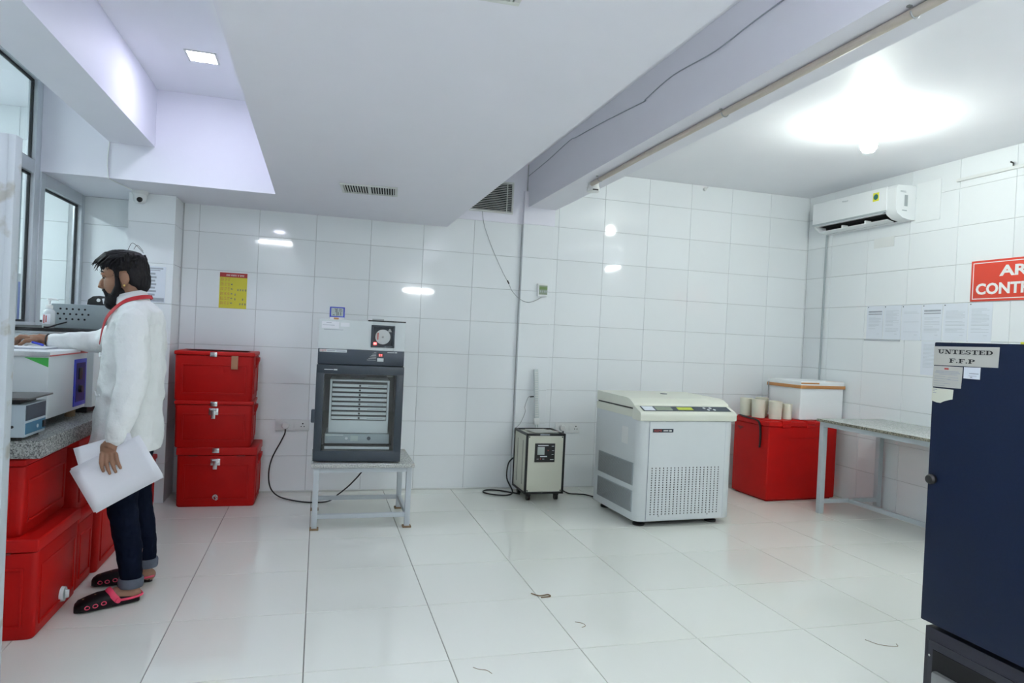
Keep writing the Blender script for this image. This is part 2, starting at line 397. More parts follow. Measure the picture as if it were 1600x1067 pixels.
# ------------------------------------------------------------------ glazing in the left wall
win = struct(thing('window_1', None, None, (XL, 0, 0)))
def wpart(name, y0, y1, z0, z1, m='alu', x0=-0.05, x1=0.0, bev=0.003):
    return MB().box(x0, x1, y0, y1, z0, z1, bev).build(name, m, win)
wpart('mullion', -0.775, -0.70, 1.30, ZS, x1=0.012); wpart('mullion', -0.86, -0.775, 1.30, 2.93, x1=0.006)
wpart('jamb', 0.03, 0.10, 1.30, ZS, x1=0.01); wpart('head_rail', -0.70, 0.03, 2.235, ZS, x1=0.01)
wpart('transom', -4.2, -0.86, 2.285, 2.37, x1=0.004); wpart('head_rail', -4.2, -0.86, 2.885, ZC, x1=0.004)
wpart('sill_rail', -4.2, 0.10, 1.27, 1.33, x1=0.01)
wpart('mullion', -2.25, -2.17, 1.33, 2.885); wpart('mullion', -3.6, -3.52, 1.33, 2.885)
wpart('sash', -0.985, -0.945, 1.33, 2.285, x0=-0.06, x1=-0.03)
def pane(y0, y1, z0, z1):
    g = MB(); k = 0.014
    g.box(-0.034, -0.018, y0, y1, z0, z0+k); g.box(-0.034, -0.018, y0, y1, z1-k, z1); g.box(-0.034, -0.018, y0, y0+k, z0+k, z1-k); g.box(-0.034, -0.018, y1-k, y1, z0+k, z1-k)
    p = MB().box(-0.029, -0.023, y0+k, y1-k, z0+k, z1-k).build('pane', 'glass', win)
    g.build('gasket', 'gasket', p)
pane(-0.70, 0.03, 1.33, 2.235); pane(-2.17, -0.86, 1.33, 2.285); pane(-2.17, -0.86, 2.37, 2.885)
pane(-3.52, -2.25, 1.33, 2.285); pane(-3.52, -2.25, 2.37, 2.885)

# ------------------------------------------------------------------ ceiling lights
def ceiling_panel(x, y, z, label):
    t = thing('ceiling_panel_light', label, 'ceiling light', (x, y, z), 0, 'square panel lights in the ceiling recess')
    f = MB(); k = 0.088; q = 0.074
    f.box(-k, k, -k, -q, -0.006, 0, 0.002); f.box(-k, k, q, k, -0.006, 0, 0.002); f.box(-k, -q, -q, q, -0.006, 0, 0.002); f.box(q, k, -q, q, -0.006, 0, 0.002)
    f.build('frame', 'vent', t)
    MB().box(-q, q, -q, q, -0.005, -0.001).build('diffuser', 'panel', t)
ceiling_panel(-2.03, -1.51, ZC, 'lit square panel light in the lavender ceiling recess, the one in view')
ceiling_panel(-2.00, -3.81, ZC, 'lit square panel light further along the ceiling recess, above the freezers')
ceiling_panel(-2.00, -6.11, ZC, 'lit square panel light at the near end of the ceiling recess')
def bulb(x, y, label):
    t = thing('light_bulb', label, 'light bulb', (x, y, ZC), 0, 'bare bulbs on the ceiling')
    MB().lathe([(0.048, 0.0), (0.048, -0.012), (0.040, -0.022), (0.022, -0.028), (0.020, -0.065), (0.0, -0.065)]).build('holder', 'white_pl', t)
    MB().lathe([(0.0, -0.062), (0.017, -0.062), (0.017, -0.085), (0.022, -0.095)]).build('bulb_neck', 'vent', t)
    MB().lathe([(0.010, -0.090), (0.024, -0.096), (0.046, -0.125), (0.054, -0.155), (0.050, -0.180), (0.034, -0.202), (0.0, -0.210)]).build('bulb_glass', 'bulb', t)
bulb(2.25, -2.12, 'glowing bare bulb in a white holder on the right-hand ceiling')
def tube_light(mtx, label, h=0.58, m='tube'):
    t = thing('tube_light', label, 'tube light', mtx=mtx, group='tube lights at the near end of the room')
    MB().box(-h-0.04, h+0.04, -0.03, 0.03, 0.0, 0.045, 0.004).build('batten', 'white_pl', t)
    MB().cyl((-h, 0, 0.062), (h, 0, 0.062), 0.016, 0.016, 14).build('tube', m, t)
    for s in (-1, 1): MB().box(s*(h+0.02)-0.02, s*(h+0.02)+0.02, -0.018, 0.018, 0.04, 0.085, 0.003).build('end_cap', 'white_pl', t)
FN = lambda x, z: Matrix(((-1, 0, 0, x), (0, 0, 1, YN), (0, 1, 0, z), (0, 0, 0, 1)))
tube_light(FN(0.62, 2.22), 'tube light on the near wall behind the camera', 0.28, 'tube_bright')
CT = lambda x, y: Matrix(((1, 0, 0, x), (0, -1, 0, y), (0, 0, -1, ZC), (0, 0, 0, 1)))
CL = lambda x, y: Matrix(((0, 1, 0, x), (1, 0, 0, y), (0, 0, -1, ZC), (0, 0, 0, 1)))
RW = lambda y, z: Matrix(((0, 0, -1, XR), (-1, 0, 0, y), (0, 1, 0, z), (0, 0, 0, 1)))
tube_light(RW(-4.7, 2.62), 'short tube light high on the right wall, out of view', 0.28, 'tube_bright')
tube_light(CL(0.12, -5.6), 'tube light in the slot between the bulkhead and the right beam')
tube_light(CT(-2.0, -7.2), 'added fill tube light in the near end of the lavender recess')  # unseen lamp added to lift the overall brightness
# light of the neighbouring room
t = thing('ceiling_panel_light', 'lit long panel light in the room behind the glazing', 'ceiling light', (-4.5, -1.6, ZC))
MB().box(-0.16, 0.16, -0.62, 0.62, -0.03, 0, 0.004).build('frame', 'vent', t)
MB().box(-0.14, 0.14, -0.6, 0.6, -0.035, -0.0295).build('diffuser', emit('lit_far_panel', (0.9, 0.97, 1.0), 38.0), t)

# ------------------------------------------------------------------ ceiling and wall fittings
def soffit_vent(x, y, wd, dp, label, rz=0):
    t = thing('ceiling_vent', label, 'vent', (x, y, ZS), rz, 'louvred vents in the ceiling bulkhead')
    f = MB(); a, b = wd/2, dp/2; k = 0.018
    f.box(-a, a, -b, -b+k, -0.010, 0, 0.002); f.box(-a, a, b-k, b, -0.010, 0, 0.002); f.box(-a, -a+k, -b+k, b-k, -0.010, 0, 0.002); f.box(a-k, a, -b+k, b-k, -0.010, 0, 0.002)
    f.box(-0.006, 0.006, -b+k, b-k, -0.009, 0)
    f.build('frame', 'vent', t)
    MB().box(-a+k, a-k, -b+k, b-k, -0.0015, -0.0005).build('backing', 'void', t)
    n = int((wd-2*k)/0.016)
    for i in range(n):
        xx = -a+k+(i+0.5)*(wd-2*k)/n
        MB().box(-0.003, 0.003, -b+k, b-k, -0.009, -0.001).build('louvre', 'vent', t).location = (xx, 0, 0)
soffit_vent(-1.01, -1.28, 0.37, 0.28, 'slatted vent in the bulkhead above the glass-door incubator', R(-6))
soffit_vent(-0.985, -4.16, 0.37, 0.21, 'slatted vent at the top edge of the ceiling bulkhead', R(-3))

t = thing('wall_vent', 'large white louvred grille high on the back wall behind the bulkhead', 'vent', mtx=frame_back(0.02, -0.0015, 2.485))
f = MB(); x0, x1, h = -0.36, 0.325, 0.285; k = 0.016
f.box(x0, x1, 0, k, 0, 0.014, 0.002).box(x0, x1, h-k, h, 0, 0.014, 0.002).box(x0, x0+k, k, h-k, 0, 0.014, 0.002).box(x1-k, x1, k, h-k, 0, 0.014, 0.002).box(0.262, 0.268, k, h-k, 0.004, 0.015)
f.build('frame', 'vent', t); MB().box(x0+k, x1-k, k, h-k, 0, 0.001).build('backing', 'void', t)
for i in range(16):
    MB().prism([(0.001, 0.006), (0.012, -0.001), (0.013, 0.001), (0.002, 0.008)], 'x', x0+k, x1-k).build('louvre', 'vent', t).matrix_basis = Matrix.Translation((0, k+0.004+i*(h-2*k)/16, 0)) @ Matrix(((1, 0, 0, 0), (0, 0, 1, 0), (0, 1, 0, 0), (0, 0, 0, 1)))

# dome camera
t = thing('dome_camera', 'small white dome security camera under the bulkhead beside the tiled pier', 'camera', (-2.60, -0.36, ZS))
MB().lathe([(0.055, 0), (0.055, -0.018), (0.048, -0.026), (0, -0.026)]).build('base', 'white_pl', t)
MB().lathe([(0.044, -0.024), (0.046, -0.05), (0.040, -0.075), (0.024, -0.09), (0, -0.094)]).build('dome', 'white_pl', t)
e = MB(); e.ell((0.006, -0.036, -0.066), 0.02, 0.015, 0.02); e.build('lens', 'black', t)
tag(MB((-2.69, -0.775, 2.32)).tube(smooth_pts([(-2.700, -0.774, 2.565), (-2.708, -0.774, 2.44), (-2.70, -0.774, 2.33), (-2.69, -0.76, 2.314), (-2.66, -0.55, 2.314), (-2.64, -0.42, 2.312)]), 0.004, 6).build('camera_cable', 'white_pl'), 'white cable running down the recess to the dome camera', 'cable')

# detector under the right beam + conduit
t = thing('smoke_detector', 'small white detector hanging under the beam at the end of the conduit', 'detector', (0.628, -1.20, 2.555))
MB().lathe([(0.042, 0), (0.042, -0.03), (0.046, -0.032), (0.046, -0.062), (0.040, -0.068), (0, -0.068)]).build('housing', 'white_pl', t)
MB().box(-0.022, 0.022, -0.048, -0.040, -0.062, -0.052, 0.002).build('slot', 'black', t)
t = thing('conduit_pipe', 'beige conduit pipe clipped along the underside of the right beam', 'pipe', (0.60, -1.24, 2.555))
MB().tube([(0.0, 0.0, -0.018), (-0.012, -0.8, -0.018), (-0.014, -6.6, -0.018)], 0.0165, 12).build('pipe_run', 'pipe', t)
for yy in (-0.18, -1.72, -2.83, -4.4):
    c = MB(); c.tube([(-0.012+0.02*math.cos(a), yy, -0.018-0.02*math.sin(a)) for a in [k*math.pi/8 for k in range(9)]], 0.003, 6); c.box(-0.045, -0.03, yy-0.006, yy+0.006, -0.006, 0); c.box(0.006, 0.02, yy-0.006, yy+0.006, -0.006, 0)
    c.build('clip', 'steel', t)
wire = [(0.476, -0.02, 2.845), (0.476, -0.55, 2.862), (0.476, -1.04, 2.892), (0.476, -1.2, 2.88), (0.476, -1.707, 2.845), (0.476, -2.268, 2.794), (0.476, -2.31, 2.80), (0.476, -2.623, 2.826), (0.476, -3.034, 2.797), (0.476, -3.417, 2.812), (0.476, -4.4, 2.82)]
tag(MB((0.476, -2, 2.8)).tube(smooth_pts(wire, 5), 0.0032, 6).build('beam_wire', 'print'), 'thin grey wire sagging along the side of the right beam', 'wire')
# small junction stub on back wall under the right ceiling
t = thing('conduit_stub', 'tiny white conduit stub under the right-hand ceiling edge', 'fitting', (2.29, -0.0, 2.915))
MB().tube([(0, 0.0, 0.0), (0, -0.03, 0.0)], 0.016, 10).tube([(0.0, -0.028, 0), (0.022, -0.034, 0.02)], 0.008, 8).build('stub', 'white_pl', t)

# temperature recorder on the pier
t = thing('wall_thermometer', 'small white digital thermometer with green screen on the pier', 'thermometer', mtx=frame_back(0.645, -PD, 1.816))
MB().box(-0.05, 0.045, -0.058, 0.058, 0, 0.024, 0.005).build('case', 'white_pl', t)
MB().box(-0.037, 0.042, -0.042, 0.042, 0.023, 0.0255, 0.001).build('screen', 'lcd', t)
MB().box(-0.035, 0.040, 0.004, 0.030, 0.0250, 0.0262).build('display_band', 'lcd_green', t)
dg = MB()
for i, x in enumerate((-0.028, -0.008, 0.010, 0.024)): dg.box(x, x+0.011, -0.022, -0.004, 0.0250, 0.0262)
dg.build('digits', 'lcd_grey', t)
pc = [(0.059, -0.012, 2.50), (0.084, -0.016, 2.361), (0.158, -0.018, 2.179), (0.257, -0.02, 1.985), (0.335, -0.03, 1.85), (0.365, -0.04, 1.79), (0.428, -0.056, 1.727), (0.508, -0.056, 1.697), (0.585, -0.056, 1.719), (0.637, -0.060, 1.752)]
t = thing('probe_wire', 'thin dark wire hanging from the wall grille to the digital thermometer', 'wire', (0.059, 0, 1.7))
MB((0.059, 0, 1.7)).tube(smooth_pts(pc), 0.0026, 6).build('wire_run', 'steel', t)
MB((0.059, 0, 1.7)).cyl((0.318, -0.026, 1.885), (0.335, -0.028, 1.855), 0.006, 0.006, 8).build('probe_tip', 'black', t)

def socket_board(x, z, label, wd, plug_x):
    t = thing('socket_board', label, 'socket', mtx=frame_back(x, 0.0, z), group='white socket boards on the back wall')
    MB().box(-wd/2, wd/2, -0.045, 0.045, 0, 0.016, 0.003).build('plate', 'white_pl', t)
    MB().box(0.012, 0.045, -0.025, 0.025, 0.015, 0.020, 0.002).build('switch', 'white_pl', t)
    h = MB()
    for a, b, rr in ((0.082, 0.014, 0.006), (0.070, -0.010, 0.0045), (0.094, -0.010, 0.0045)): h.cyl((a, b, 0.0158), (a, b, 0.0166), rr, rr, 10)
    h.build('socket_holes', 'black', t)
    p = MB().lathe([(0.030, 0.011), (0.031, 0.028), (0.024, 0.042), (0, 0.044)], (plug_x, 0.0, 0)).build('plug', 'white_pl', t)
socket_board(-1.473, 0.558, 'white socket board with a plug between red boxes and incubator', 0.27, -0.055)
socket_board(0.969, 0.556, 'white socket board with a plug beside the voltage stabiliser', 0.24, -0.055)

# ------------------------------------------------------------------ posters and notices
def bars(t, rects, m, name='printed_lines', z=0.0014):
    b = MB()
    for x0, y0, x1, y1 in rects:
        vs = [b.bm.verts.new(p) for p in ((x0, y0, z), (x1, y0, z), (x1, y1, z), (x0, y1, z))]; b.bm.faces.new(vs)
    me = b.mesh(name, 0); o = bpy.data.objects.new(name, me); COL.objects.link(o); me.materials.append(M[m]); o.parent = t; return o
t = thing('poster', 'yellow picture poster with red heading on the back tiles', 'poster', mtx=frame_back(-2.082, -0.001, 1.503))
W, H = 0.208, 0.287
MB().box(0, W, 0, H, 0, 0.001).build('sheet', 'poster_yellow', t)
MB().box(0, W, H-0.036, H, 0.0008, 0.0014).build('heading', 'poster_red', t)
hd = []
x = 0.048
for k, ln in enumerate((0.030, 0.042, 0.012, 0.034)):
    hd.append((x, H-0.017, x+ln, H-0.0145))
    n = max(1, int(ln/0.009))
    for i in range(n):
        xx = x+(i+0.7)*ln/n-0.002
        hd.append((xx, H-0.028, xx+0.0022, H-0.015)); hd.append((xx-0.005, H-0.024, xx+0.001, H-0.0215))
    x += ln+0.006
bars(t, hd, 'sign_white', 'heading_lettering', 0.0018)
rw = []; rd = []; dk = []
for j in range(6):
    yb = H-0.066-j*0.038
    for x in (0.016, 0.040, 0.062):
        for q in range(3): rw.append((x+random.uniform(-.003, .003), yb+q*0.009, x+0.010+random.uniform(0, 0.008), yb+q*0.009+0.0025))
    if j: dk.append((0.086, yb+0.006, 0.099, yb+0.016))
    rd.append((0.010, yb-0.004, 0.012, yb+0.024))
for j, ks in {2: (1, 2, 3, 4), 3: (0,), 4: (0, 3), 5: (2, 3, 4)}.items():
    for k in ks:
        yb = H-0.070-j*0.038; xb = 0.116+k*0.0195
        dk.append((xb, yb+0.002, xb+0.008, yb+0.018))
bars(t, rw, 'print_red'); bars(t, rd, 'poster_red', 'ruled_lines'); bars(t, dk, 'granite_edge', 'picture_marks', 0.0016)

t = thing('poster', 'pale notice with grey bars on the tiled pier behind the man', 'poster', mtx=frame_back(-2.606, -0.3015, 1.512))
W, H = 0.188, 0.268
MB().box(0, W, 0, H, 0, 0.001).build('sheet', 'sheet_plastic', t)
bars(t, [(0.02, H-0.020, 0.17, H-0.010), (0.04, H-0.032, 0.15, H-0.026)], 'print', 'heading_lettering')
bars(t, [(0.05+(0.008 if k % 2 else 0), H-0.062-k*0.026, 0.118+(0.008 if k % 2 else 0), H-0.048-k*0.026) for k in range(7)], 'print', 'grey_bars')
bars(t, [(0.02, 0.006, W-0.006, 0.034)], 'print', 'footer_band')

t = thing('area_sign', 'red sign board with white lettering AREA CONTROLLED on the right wall', 'sign', mtx=frame_right(XR-0.001, -1.852, 1.816))
W, H = 0.86, 0.310
MB().box(0, W, 0, H, 0, 0.006, 0.001).build('board', 'sign_red', t)
k = 0.016; q = 0.006
MB().box(k, W-k, k, k+q, 0.0055, 0.0068).box(k, W-k, H-k-q, H-k, 0.0055, 0.0068).box(k, k+q, k+q, H-k-q, 0.0055, 0.0068).box(W-k-q, W-k, k+q, H-k-q, 0.0055, 0.0068).build('border_line', 'sign_white', t)
text('sign_lettering', 'AREA', 'sign_white', t, 0.225, 0.182, 0.39, 0.080, z=0.0066, bold=0.035)
text('sign_lettering', 'CONTROLLED', 'sign_white', t, 0.045, 0.050, 0.77, 0.086, z=0.0066, bold=0.035)

ys = [0.834, 1.027, 1.219, 1.424, 1.622, 1.845]; wd = [0.185, 0.185, 0.198, 0.19, 0.215, 0.19]
lb = ['leftmost white notice with grey heading bars on the right wall', 'second white notice from the left on the right wall',
      'third white notice from the left, sparsely printed, on the right wall', 'fourth white notice from the left with grey bars on the right wall',
      'fifth white notice from the left, densely printed, on the right wall', 'rightmost white notice, below the red sign on the right wall']
for i, (y, wv) in enumerate(zip(ys, wd)):
    t = thing('notice_sheet', lb[i], 'notice', mtx=frame_right(XR-0.001, -y, 1.508+(0.004 if i < 2 else 0)), group='white notices on the right wall')
    H = 0.300
    MB().box(0, wv, 0, H, 0, 0.0012).build('sheet', 'sheet_plastic', t)
    L = [(0.022, H-0.030-k*0.0105, wv-0.022-random.choice((0, 0, 0.02, 0.06)), H-0.0265-k*0.0105) for k in range(2, 20) if random.random() < (0.35 if i == 2 else 0.85)]
    if i in (0, 3): bars(t, [(0.018, H-0.060, wv-0.014, H-0.046), (0.018, H-0.080, wv-0.014, H-0.070)], 'print', 'grey_bars'); L = [l for l in L if l[1] < H-0.095]
    L.append((wv-0.065, 0.045, wv-0.035, 0.049)); bars(t, L, 'print_faint')
    MB().cyl((0.014, H-0.012, 0.001), (0.014, H-0.012, 0.004), 0.004, 0.004, 8).build('pin', 'black', t)
t = thing('notice_sheet', 'white notice half hidden behind the dark freezer top', 'notice', mtx=frame_right(XR-0.001, -1.432, 1.225), group='white notices on the right wall')
MB().box(0, 0.2, 0, 0.278, 0, 0.0012).build('sheet', 'sheet_plastic', t)
bars(t, [(0.02, 0.25-k*0.011, 0.18, 0.2535-k*0.011) for k in range(18)], 'print_faint')
tag(MB((XR, -1.0, 1.505)).box(XR-0.006, XR, -1.21, -0.815, 1.499, 1.505).build('ledge_strip', 'print'), 'thin grey strip under the two leftmost wall notices', 'strip')

# cover plates, filled opening and cable trunking on the right wall
tag(MB((XR, -1.0, 2.33)).box(XR-0.004, XR, -1.098, -0.875, 2.335, 2.425, 0.001).build('cover_plate', 'white_pl'), 'blank white cover plate below the air conditioner', 'plate')
tag(MB((XR, -1.42, 2.5)).box(XR-0.005, XR, -1.545, -1.312, 2.505, 2.835, 0.001).build('blanking_board', 'ac_white'), 'white square panel beside the air conditioner', 'panel')
t = thing('cable_trunking', 'white cable trunking high on the right wall with a small hook', 'trunking', (XR, -1.69, 2.785))
MB().box(-0.018, 0, -2.0, 0, -0.012, 0.012, 0.002).build('duct', 'white_pl', t)
MB().tube([(-0.018, -0.46, 0.012), (-0.02, -0.462, 0.03), (-0.02, -0.44, 0.045)], 0.006, 8).build('hook', 'black', t)
tag(MB((XR, -0.265, 1.15)).tube([(XR-0.012, -0.28, 2.56), (XR-0.012, -0.275, 1.9), (XR-0.012, -0.268, 0.95)], 0.009, 10).build('drain_pipe', 'ac_grey'), 'thin white drain pipe running down from the air conditioner', 'pipe')

# ------------------------------------------------------------------ air conditioner
t = thing('air_conditioner', 'white split air conditioner high on the right wall', 'air conditioner', (XR, -0.805, 2.53))
prof = [(0.0, 0.0), (-0.06, 0.0), (-0.13, 0.012), (-0.185, 0.045), (-0.203, 0.075), (-0.208, 0.26), (-0.19, 0.285), (0.0, 0.292)]
b = MB()
A = [(p[0], p[1]) for p in prof]
def yprism(mb, poly, y0, y1, bev=0): mb.prism(poly, 'y', y0, y1, bev)
yprism(b, [(-0.0, 0.0), (-0.055, 0.0), (-0.06, 0.075), (-0.203, 0.075), (-0.208, 0.262), (-0.19, 0.287), (0.0, 0.292)], -0.38, 0.47)
yprism(b, A, -0.495, -0.38); yprism(b, A, 0.47, 0.495)
b.build('casing', 'ac_white', t)
MB().box(-0.214, -0.2, -0.40, 0.495, 0.082, 0.283, 0.004).build('front_panel', 'ac_white', t)
MB().box(-0.2155, -0.205, -0.395, 0.495, 0.066, 0.083, 0.002).build('trim_strip', 'ac_grey', t)
yl = MB(); yprism(yl, [(-0.06, 0.004), (-0.065, 0.0), (-0.075, 0.06), (-0.185, 0.068), (-0.186, 0.073), (-0.06, 0.073)], -0.38, 0.47); yl.build('outlet', 'void', t)
lv = MB(); yprism(lv, [(-0.205, 0.060), (-0.155, 0.064), (-0.155, 0.069), (-0.206, 0.066)], -0.36, 0.47); yprism(lv, [(-0.155, 0.012), (-0.085, -0.004), (-0.083, 0.0), (-0.155, 0.017)], -0.36, 0.46); lv.build('flap', 'ac_white', t)
for yy in (-0.12, 0.16): MB().box(-0.165, -0.10, yy-0.006, yy+0.006, 0.008, 0.04, 0.003).build('vane', 'ac_white', t)
MB().box(-0.2152, -0.2135, -0.318, -0.252, 0.178, 0.252).build('energy_label', 'yellow', t)
lg = MB(); lg.cyl((-0.2158, -0.285, 0.215), (-0.215, -0.285, 0.215), 0.025, 0.025, 20); lg.build('energy_label_roundel', 'teal', t)
text('logo', 'Whirlpool', 'ac_grey', t, 0, 0, 0.075, 0.018, mtx=Matrix(((0, 0, -1, -0.2142), (-1, 0, 0, 0.115), (0, 1, 0, 0.232), (0, 0, 0, 1))))
bars_o = bars(t, [(0.03, 0.235, 0.09, 0.239), (0.03, 0.226, 0.09, 0.230), (0.055, 0.07, 0.105, 0.078), (0.075, 0.11, 0.11, 0.205)], 'ac_grey', 'rating_print', 0.0)
bars_o.matrix_basis = Matrix(((1, 0, 0, -0.195), (0, 0, -1, -0.4958), (0, 1, 0, 0), (0, 0, 0, 1)))

# ------------------------------------------------------------------ red insulated boxes
def cooler(label, loc, rotz, W, D, H, lidh=0.06, latch=None, tap=None, panel='front', group=None, latch_lid=False, taper=0.985, handle=True, bigtap=False, tape=False, notch=False):
    t = thing('cooler_box', label, 'cooler box', loc, rotz, group)
    b = MB(); hb = H-lidh
    k = taper
    rings = []
    def rr(z, s):
        return [(b.bm.verts.new((x*s, y*s, z))) for x, y in RP]
    rad = 0.025; RP = []
    for cx, cy, a0 in ((W/2-rad, D/2-rad, 0), (-W/2+rad, D/2-rad, 90), (-W/2+rad, -D/2+rad, 180), (W/2-rad, -D/2+rad, 270)):
        for j in range(5): a = R(a0+j*22.5); RP.append((cx+rad*math.cos(a), cy+rad*math.sin(a)))
    for z, s in ((0.0, k*0.975), (0.012, k), (hb-0.004, 1.0), (hb, 0.995)): rings.append(rr(z, s))
    b.skin(rings)
    # moulded raised panel outline on front and sides
    def ridge(face):
        mg = 0.055; th = 0.0075
        if face == 'front':
            y = -D/2*(k+0.005)-0.001
            for a in ((-W/2+mg, W/2-mg, 0.05, 0.062), (-W/2+mg, W/2-mg, hb-0.075, hb-0.063)): b.box(a[0], a[1], y-th+0.003, y+0.012, a[2], a[3], 0.003)
            for s in (-1, 1): b.box(s*(W/2-mg)-0.006, s*(W/2-mg)+0.006, y-th+0.003, y+0.012, 0.05, hb-0.063, 0.003)
        else:
            x = (W/2)*(k+0.005)+0.001
            for a in ((-D/2+mg, D/2-mg, 0.05, 0.062), (-D/2+mg, D/2-mg, hb-0.075, hb-0.063)): b.box(x-0.012, x+th-0.003, a[0], a[1], a[2], a[3], 0.003)
            for s in (-1, 1): b.box(x-0.012, x+th-0.003, s*(D/2-mg)-0.006, s*(D/2-mg)+0.006, 0.05, hb-0.063, 0.003)
    ridge('front'); ridge('side')
    b.build('body', 'red', t)
    l = MB(); e = 0.006
    l.box(-W/2-e, W/2+e, -D/2-e, D/2+e, hb+0.003, H, 0.012, 3)
    l.box(-W/2+0.05, W/2-0.05, -D/2+0.05, D/2-0.05, H-0.004, H, 0.003)
    lid = l.build('lid', 'red_lid', t)
    if notch:
        for x in (-W*0.3, W*0.3): MB().box(x-0.03, x+0.03, -D/2-e-0.001, -D/2+0.02, hb-0.004, hb+0.006, 0.002).build('notch', 'red_dark', t)
    if handle:
        for s in (-1, 1):
            h = MB(); x = s*(W/2*0.995); zz = hb-0.03
            h.prism([(x-0.01*s, zz-0.08), (x+0.008*s, zz-0.055), (x+0.024*s, zz+0.0), (x+0.024*s, zz+0.022), (x-0.01*s, zz+0.026)], 'y', -0.05, 0.05, 0.003)
            h.build('handle', 'red', t)
    y = -D/2*(0.995)-0.002
    if latch is not None:
        x = latch; a = MB(); zt = H-0.028
        a.box(x-0.024, x+0.024, -D/2-e-0.004, -D/2-e+0.004, H-0.04, H-0.005, 0.002); lt = a.build('catch', 'chrome', t)
        if not latch_lid:
            a = MB(); a.box(x-0.033, x+0.033, y-0.004, y+0.004, hb-0.072, hb-0.022, 0.002); a.box(x-0.015, x+0.015, y-0.018, y-0.003, hb-0.10, hb-0.02, 0.004); a.cyl((x-0.02, y-0.014, hb-0.03), (x+0.02, y-0.014, hb-0.03), 0.008, 0.008, 10)
            a.build('latch', 'chrome', t)
    if tap is not None:
        a = MB(); fx, x, z = tap; rad = 0.036 if bigtap else 0.022
        if fx == 'front': p0, p1, p2 = (x, y+0.01, z), (x, y-0.012, z), (x+0.012, y-0.03, z-0.012)
        else: p0, p1, p2 = (W/2*0.985, x, z), (W/2+0.012, x, z), (W/2+0.028, x+0.004, z)
        a.cyl(p0, p1, rad, rad*0.9, 18); a.cyl(p1, p2, rad*0.6, rad*0.5, 12); a.build('drain_tap', 'chrome' if not bigtap else 'clear', t)
    if tape: MB().box(0.115, 0.162, -D/2-0.010, -D/2+0.002, hb-0.095, H-0.028, 0.001).build('tape_strip', 'tan_tape', t)
    return t
G1 = 'stacked red boxes by the tiled pier'
cooler('bottom red cool box of the stack of three, with steel latch and tap', (-1.985, -0.24, 0), R(-1), 0.555, 0.40, 0.445, 0.062, latch=-0.01, tap=('front', 0.0, 0.075), group=G1, notch=True)
cooler('middle red cool box of the stack of three, with a steel latch', (-2.024, -0.25, 0.445), R(1), 0.54, 0.39, 0.350, 0.032, latch=-0.005, group=G1)
cooler('topmost red cool box of the stack of three, with brown tape on its front', (-2.030, -0.25, 0.795), R(-0.5), 0.55, 0.39, 0.370, 0.034, latch=-0.01, latch_lid=True, group=G1, tape=True)
G2 = 'red boxes stored under the granite counter'
cooler('front bottom red cool box under the counter with a round drain plug', (-2.72, -2.36, 0), 0, 0.64, 0.52, 0.43, 0.06, tap=('side', 0.06, 0.075), group=G2, bigtap=True, notch=True, handle=False)
cooler('red cool box stacked on the front bottom one, right under the counter edge', (-2.76, -2.33, 0.43), 0, 0.58, 0.53, 0.335, 0.035, group=G2, handle=False)
cooler('bottom red cool box under the counter just behind the man\'s front shoe toe', (-2.72, -1.955, 0), 0, 0.62, 0.26, 0.38, 0.04, group=G2, handle=False)
cooler('red cool box on the second stack under the counter, behind the held papers', (-2.735, -1.935, 0.38), 0, 0.60, 0.225, 0.375, 0.04, group=G2, handle=False)
cooler('bottom red cool box under the counter beside the man\'s far leg', (-2.70, -1.62, 0), 0, 0.62, 0.38, 0.42, 0.04, group=G2, handle=False)
cooler('farthest red cool box under the counter beside the tiled pier', (-2.70, -0.66, 0), 0, 0.60, 0.45, 0.40, 0.04, group=G2, handle=False)

# big red box in the right corner
t = thing('cooler_chest', 'large red ice chest with black strap in the right-hand corner', 'cooler box', (3.01, -0.45, 0), R(3.5))
W, D, H = 0.79, 0.49, 0.735
b = MB(); b.box(-W/2, W/2, -D/2, D/2, 0.012, H-0.05, 0.022, 3); b.box(-W/2+0.03, W/2-0.03, -D/2+0.03, D/2-0.03, 0, 0.014)
b.box(-0.17, 0.17, -D/2-0.003, -D/2+0.01, H-0.165, H-0.158, 0.001)
b.build('body', 'red', t)
l = MB(); l.box(-W/2-0.008, W/2+0.008, -D/2-0.008, D/2+0.008, H-0.055, H-0.012, 0.010, 3)
l.box(-W/2+0.02, W/2-0.02, -D/2+0.05, D/2-0.02, H-0.02, H, 0.008)
l.build('lid', 'red_lid', t)
for x in (-0.21, 0.07):
    MB().box(x-0.05, x+0.05, -D/2-0.016, -D/2+0.05, H-0.035, H, 0.008).box(x-0.045, x+0.045, -D/2-0.014, -D/2+0.01, H-0.066, H-0.04, 0.006).build('hinge', 'red_lid', t)
MB().prism([(0.10, H-0.10), (0.20, H-0.10), (0.15, H-0.135)], 'x', -W/2-0.002, -W/2+0.01).build('grip_recess', 'red_dark', t)
s = MB(); s.tube(smooth_pts([(-W/2+0.0, 0.16, H+0.004), (-W/2-0.012, 0.05, H-0.003), (-W/2-0.016, -0.10, H-0.015), (-W/2-0.014, -0.14, H-0.06), (-W/2-0.008, -0.145, H-0.17), (-W/2-0.006, -0.14, H-0.26)]), 0.013, 8, flat=0.5); s.build('strap', 'rubber', t)
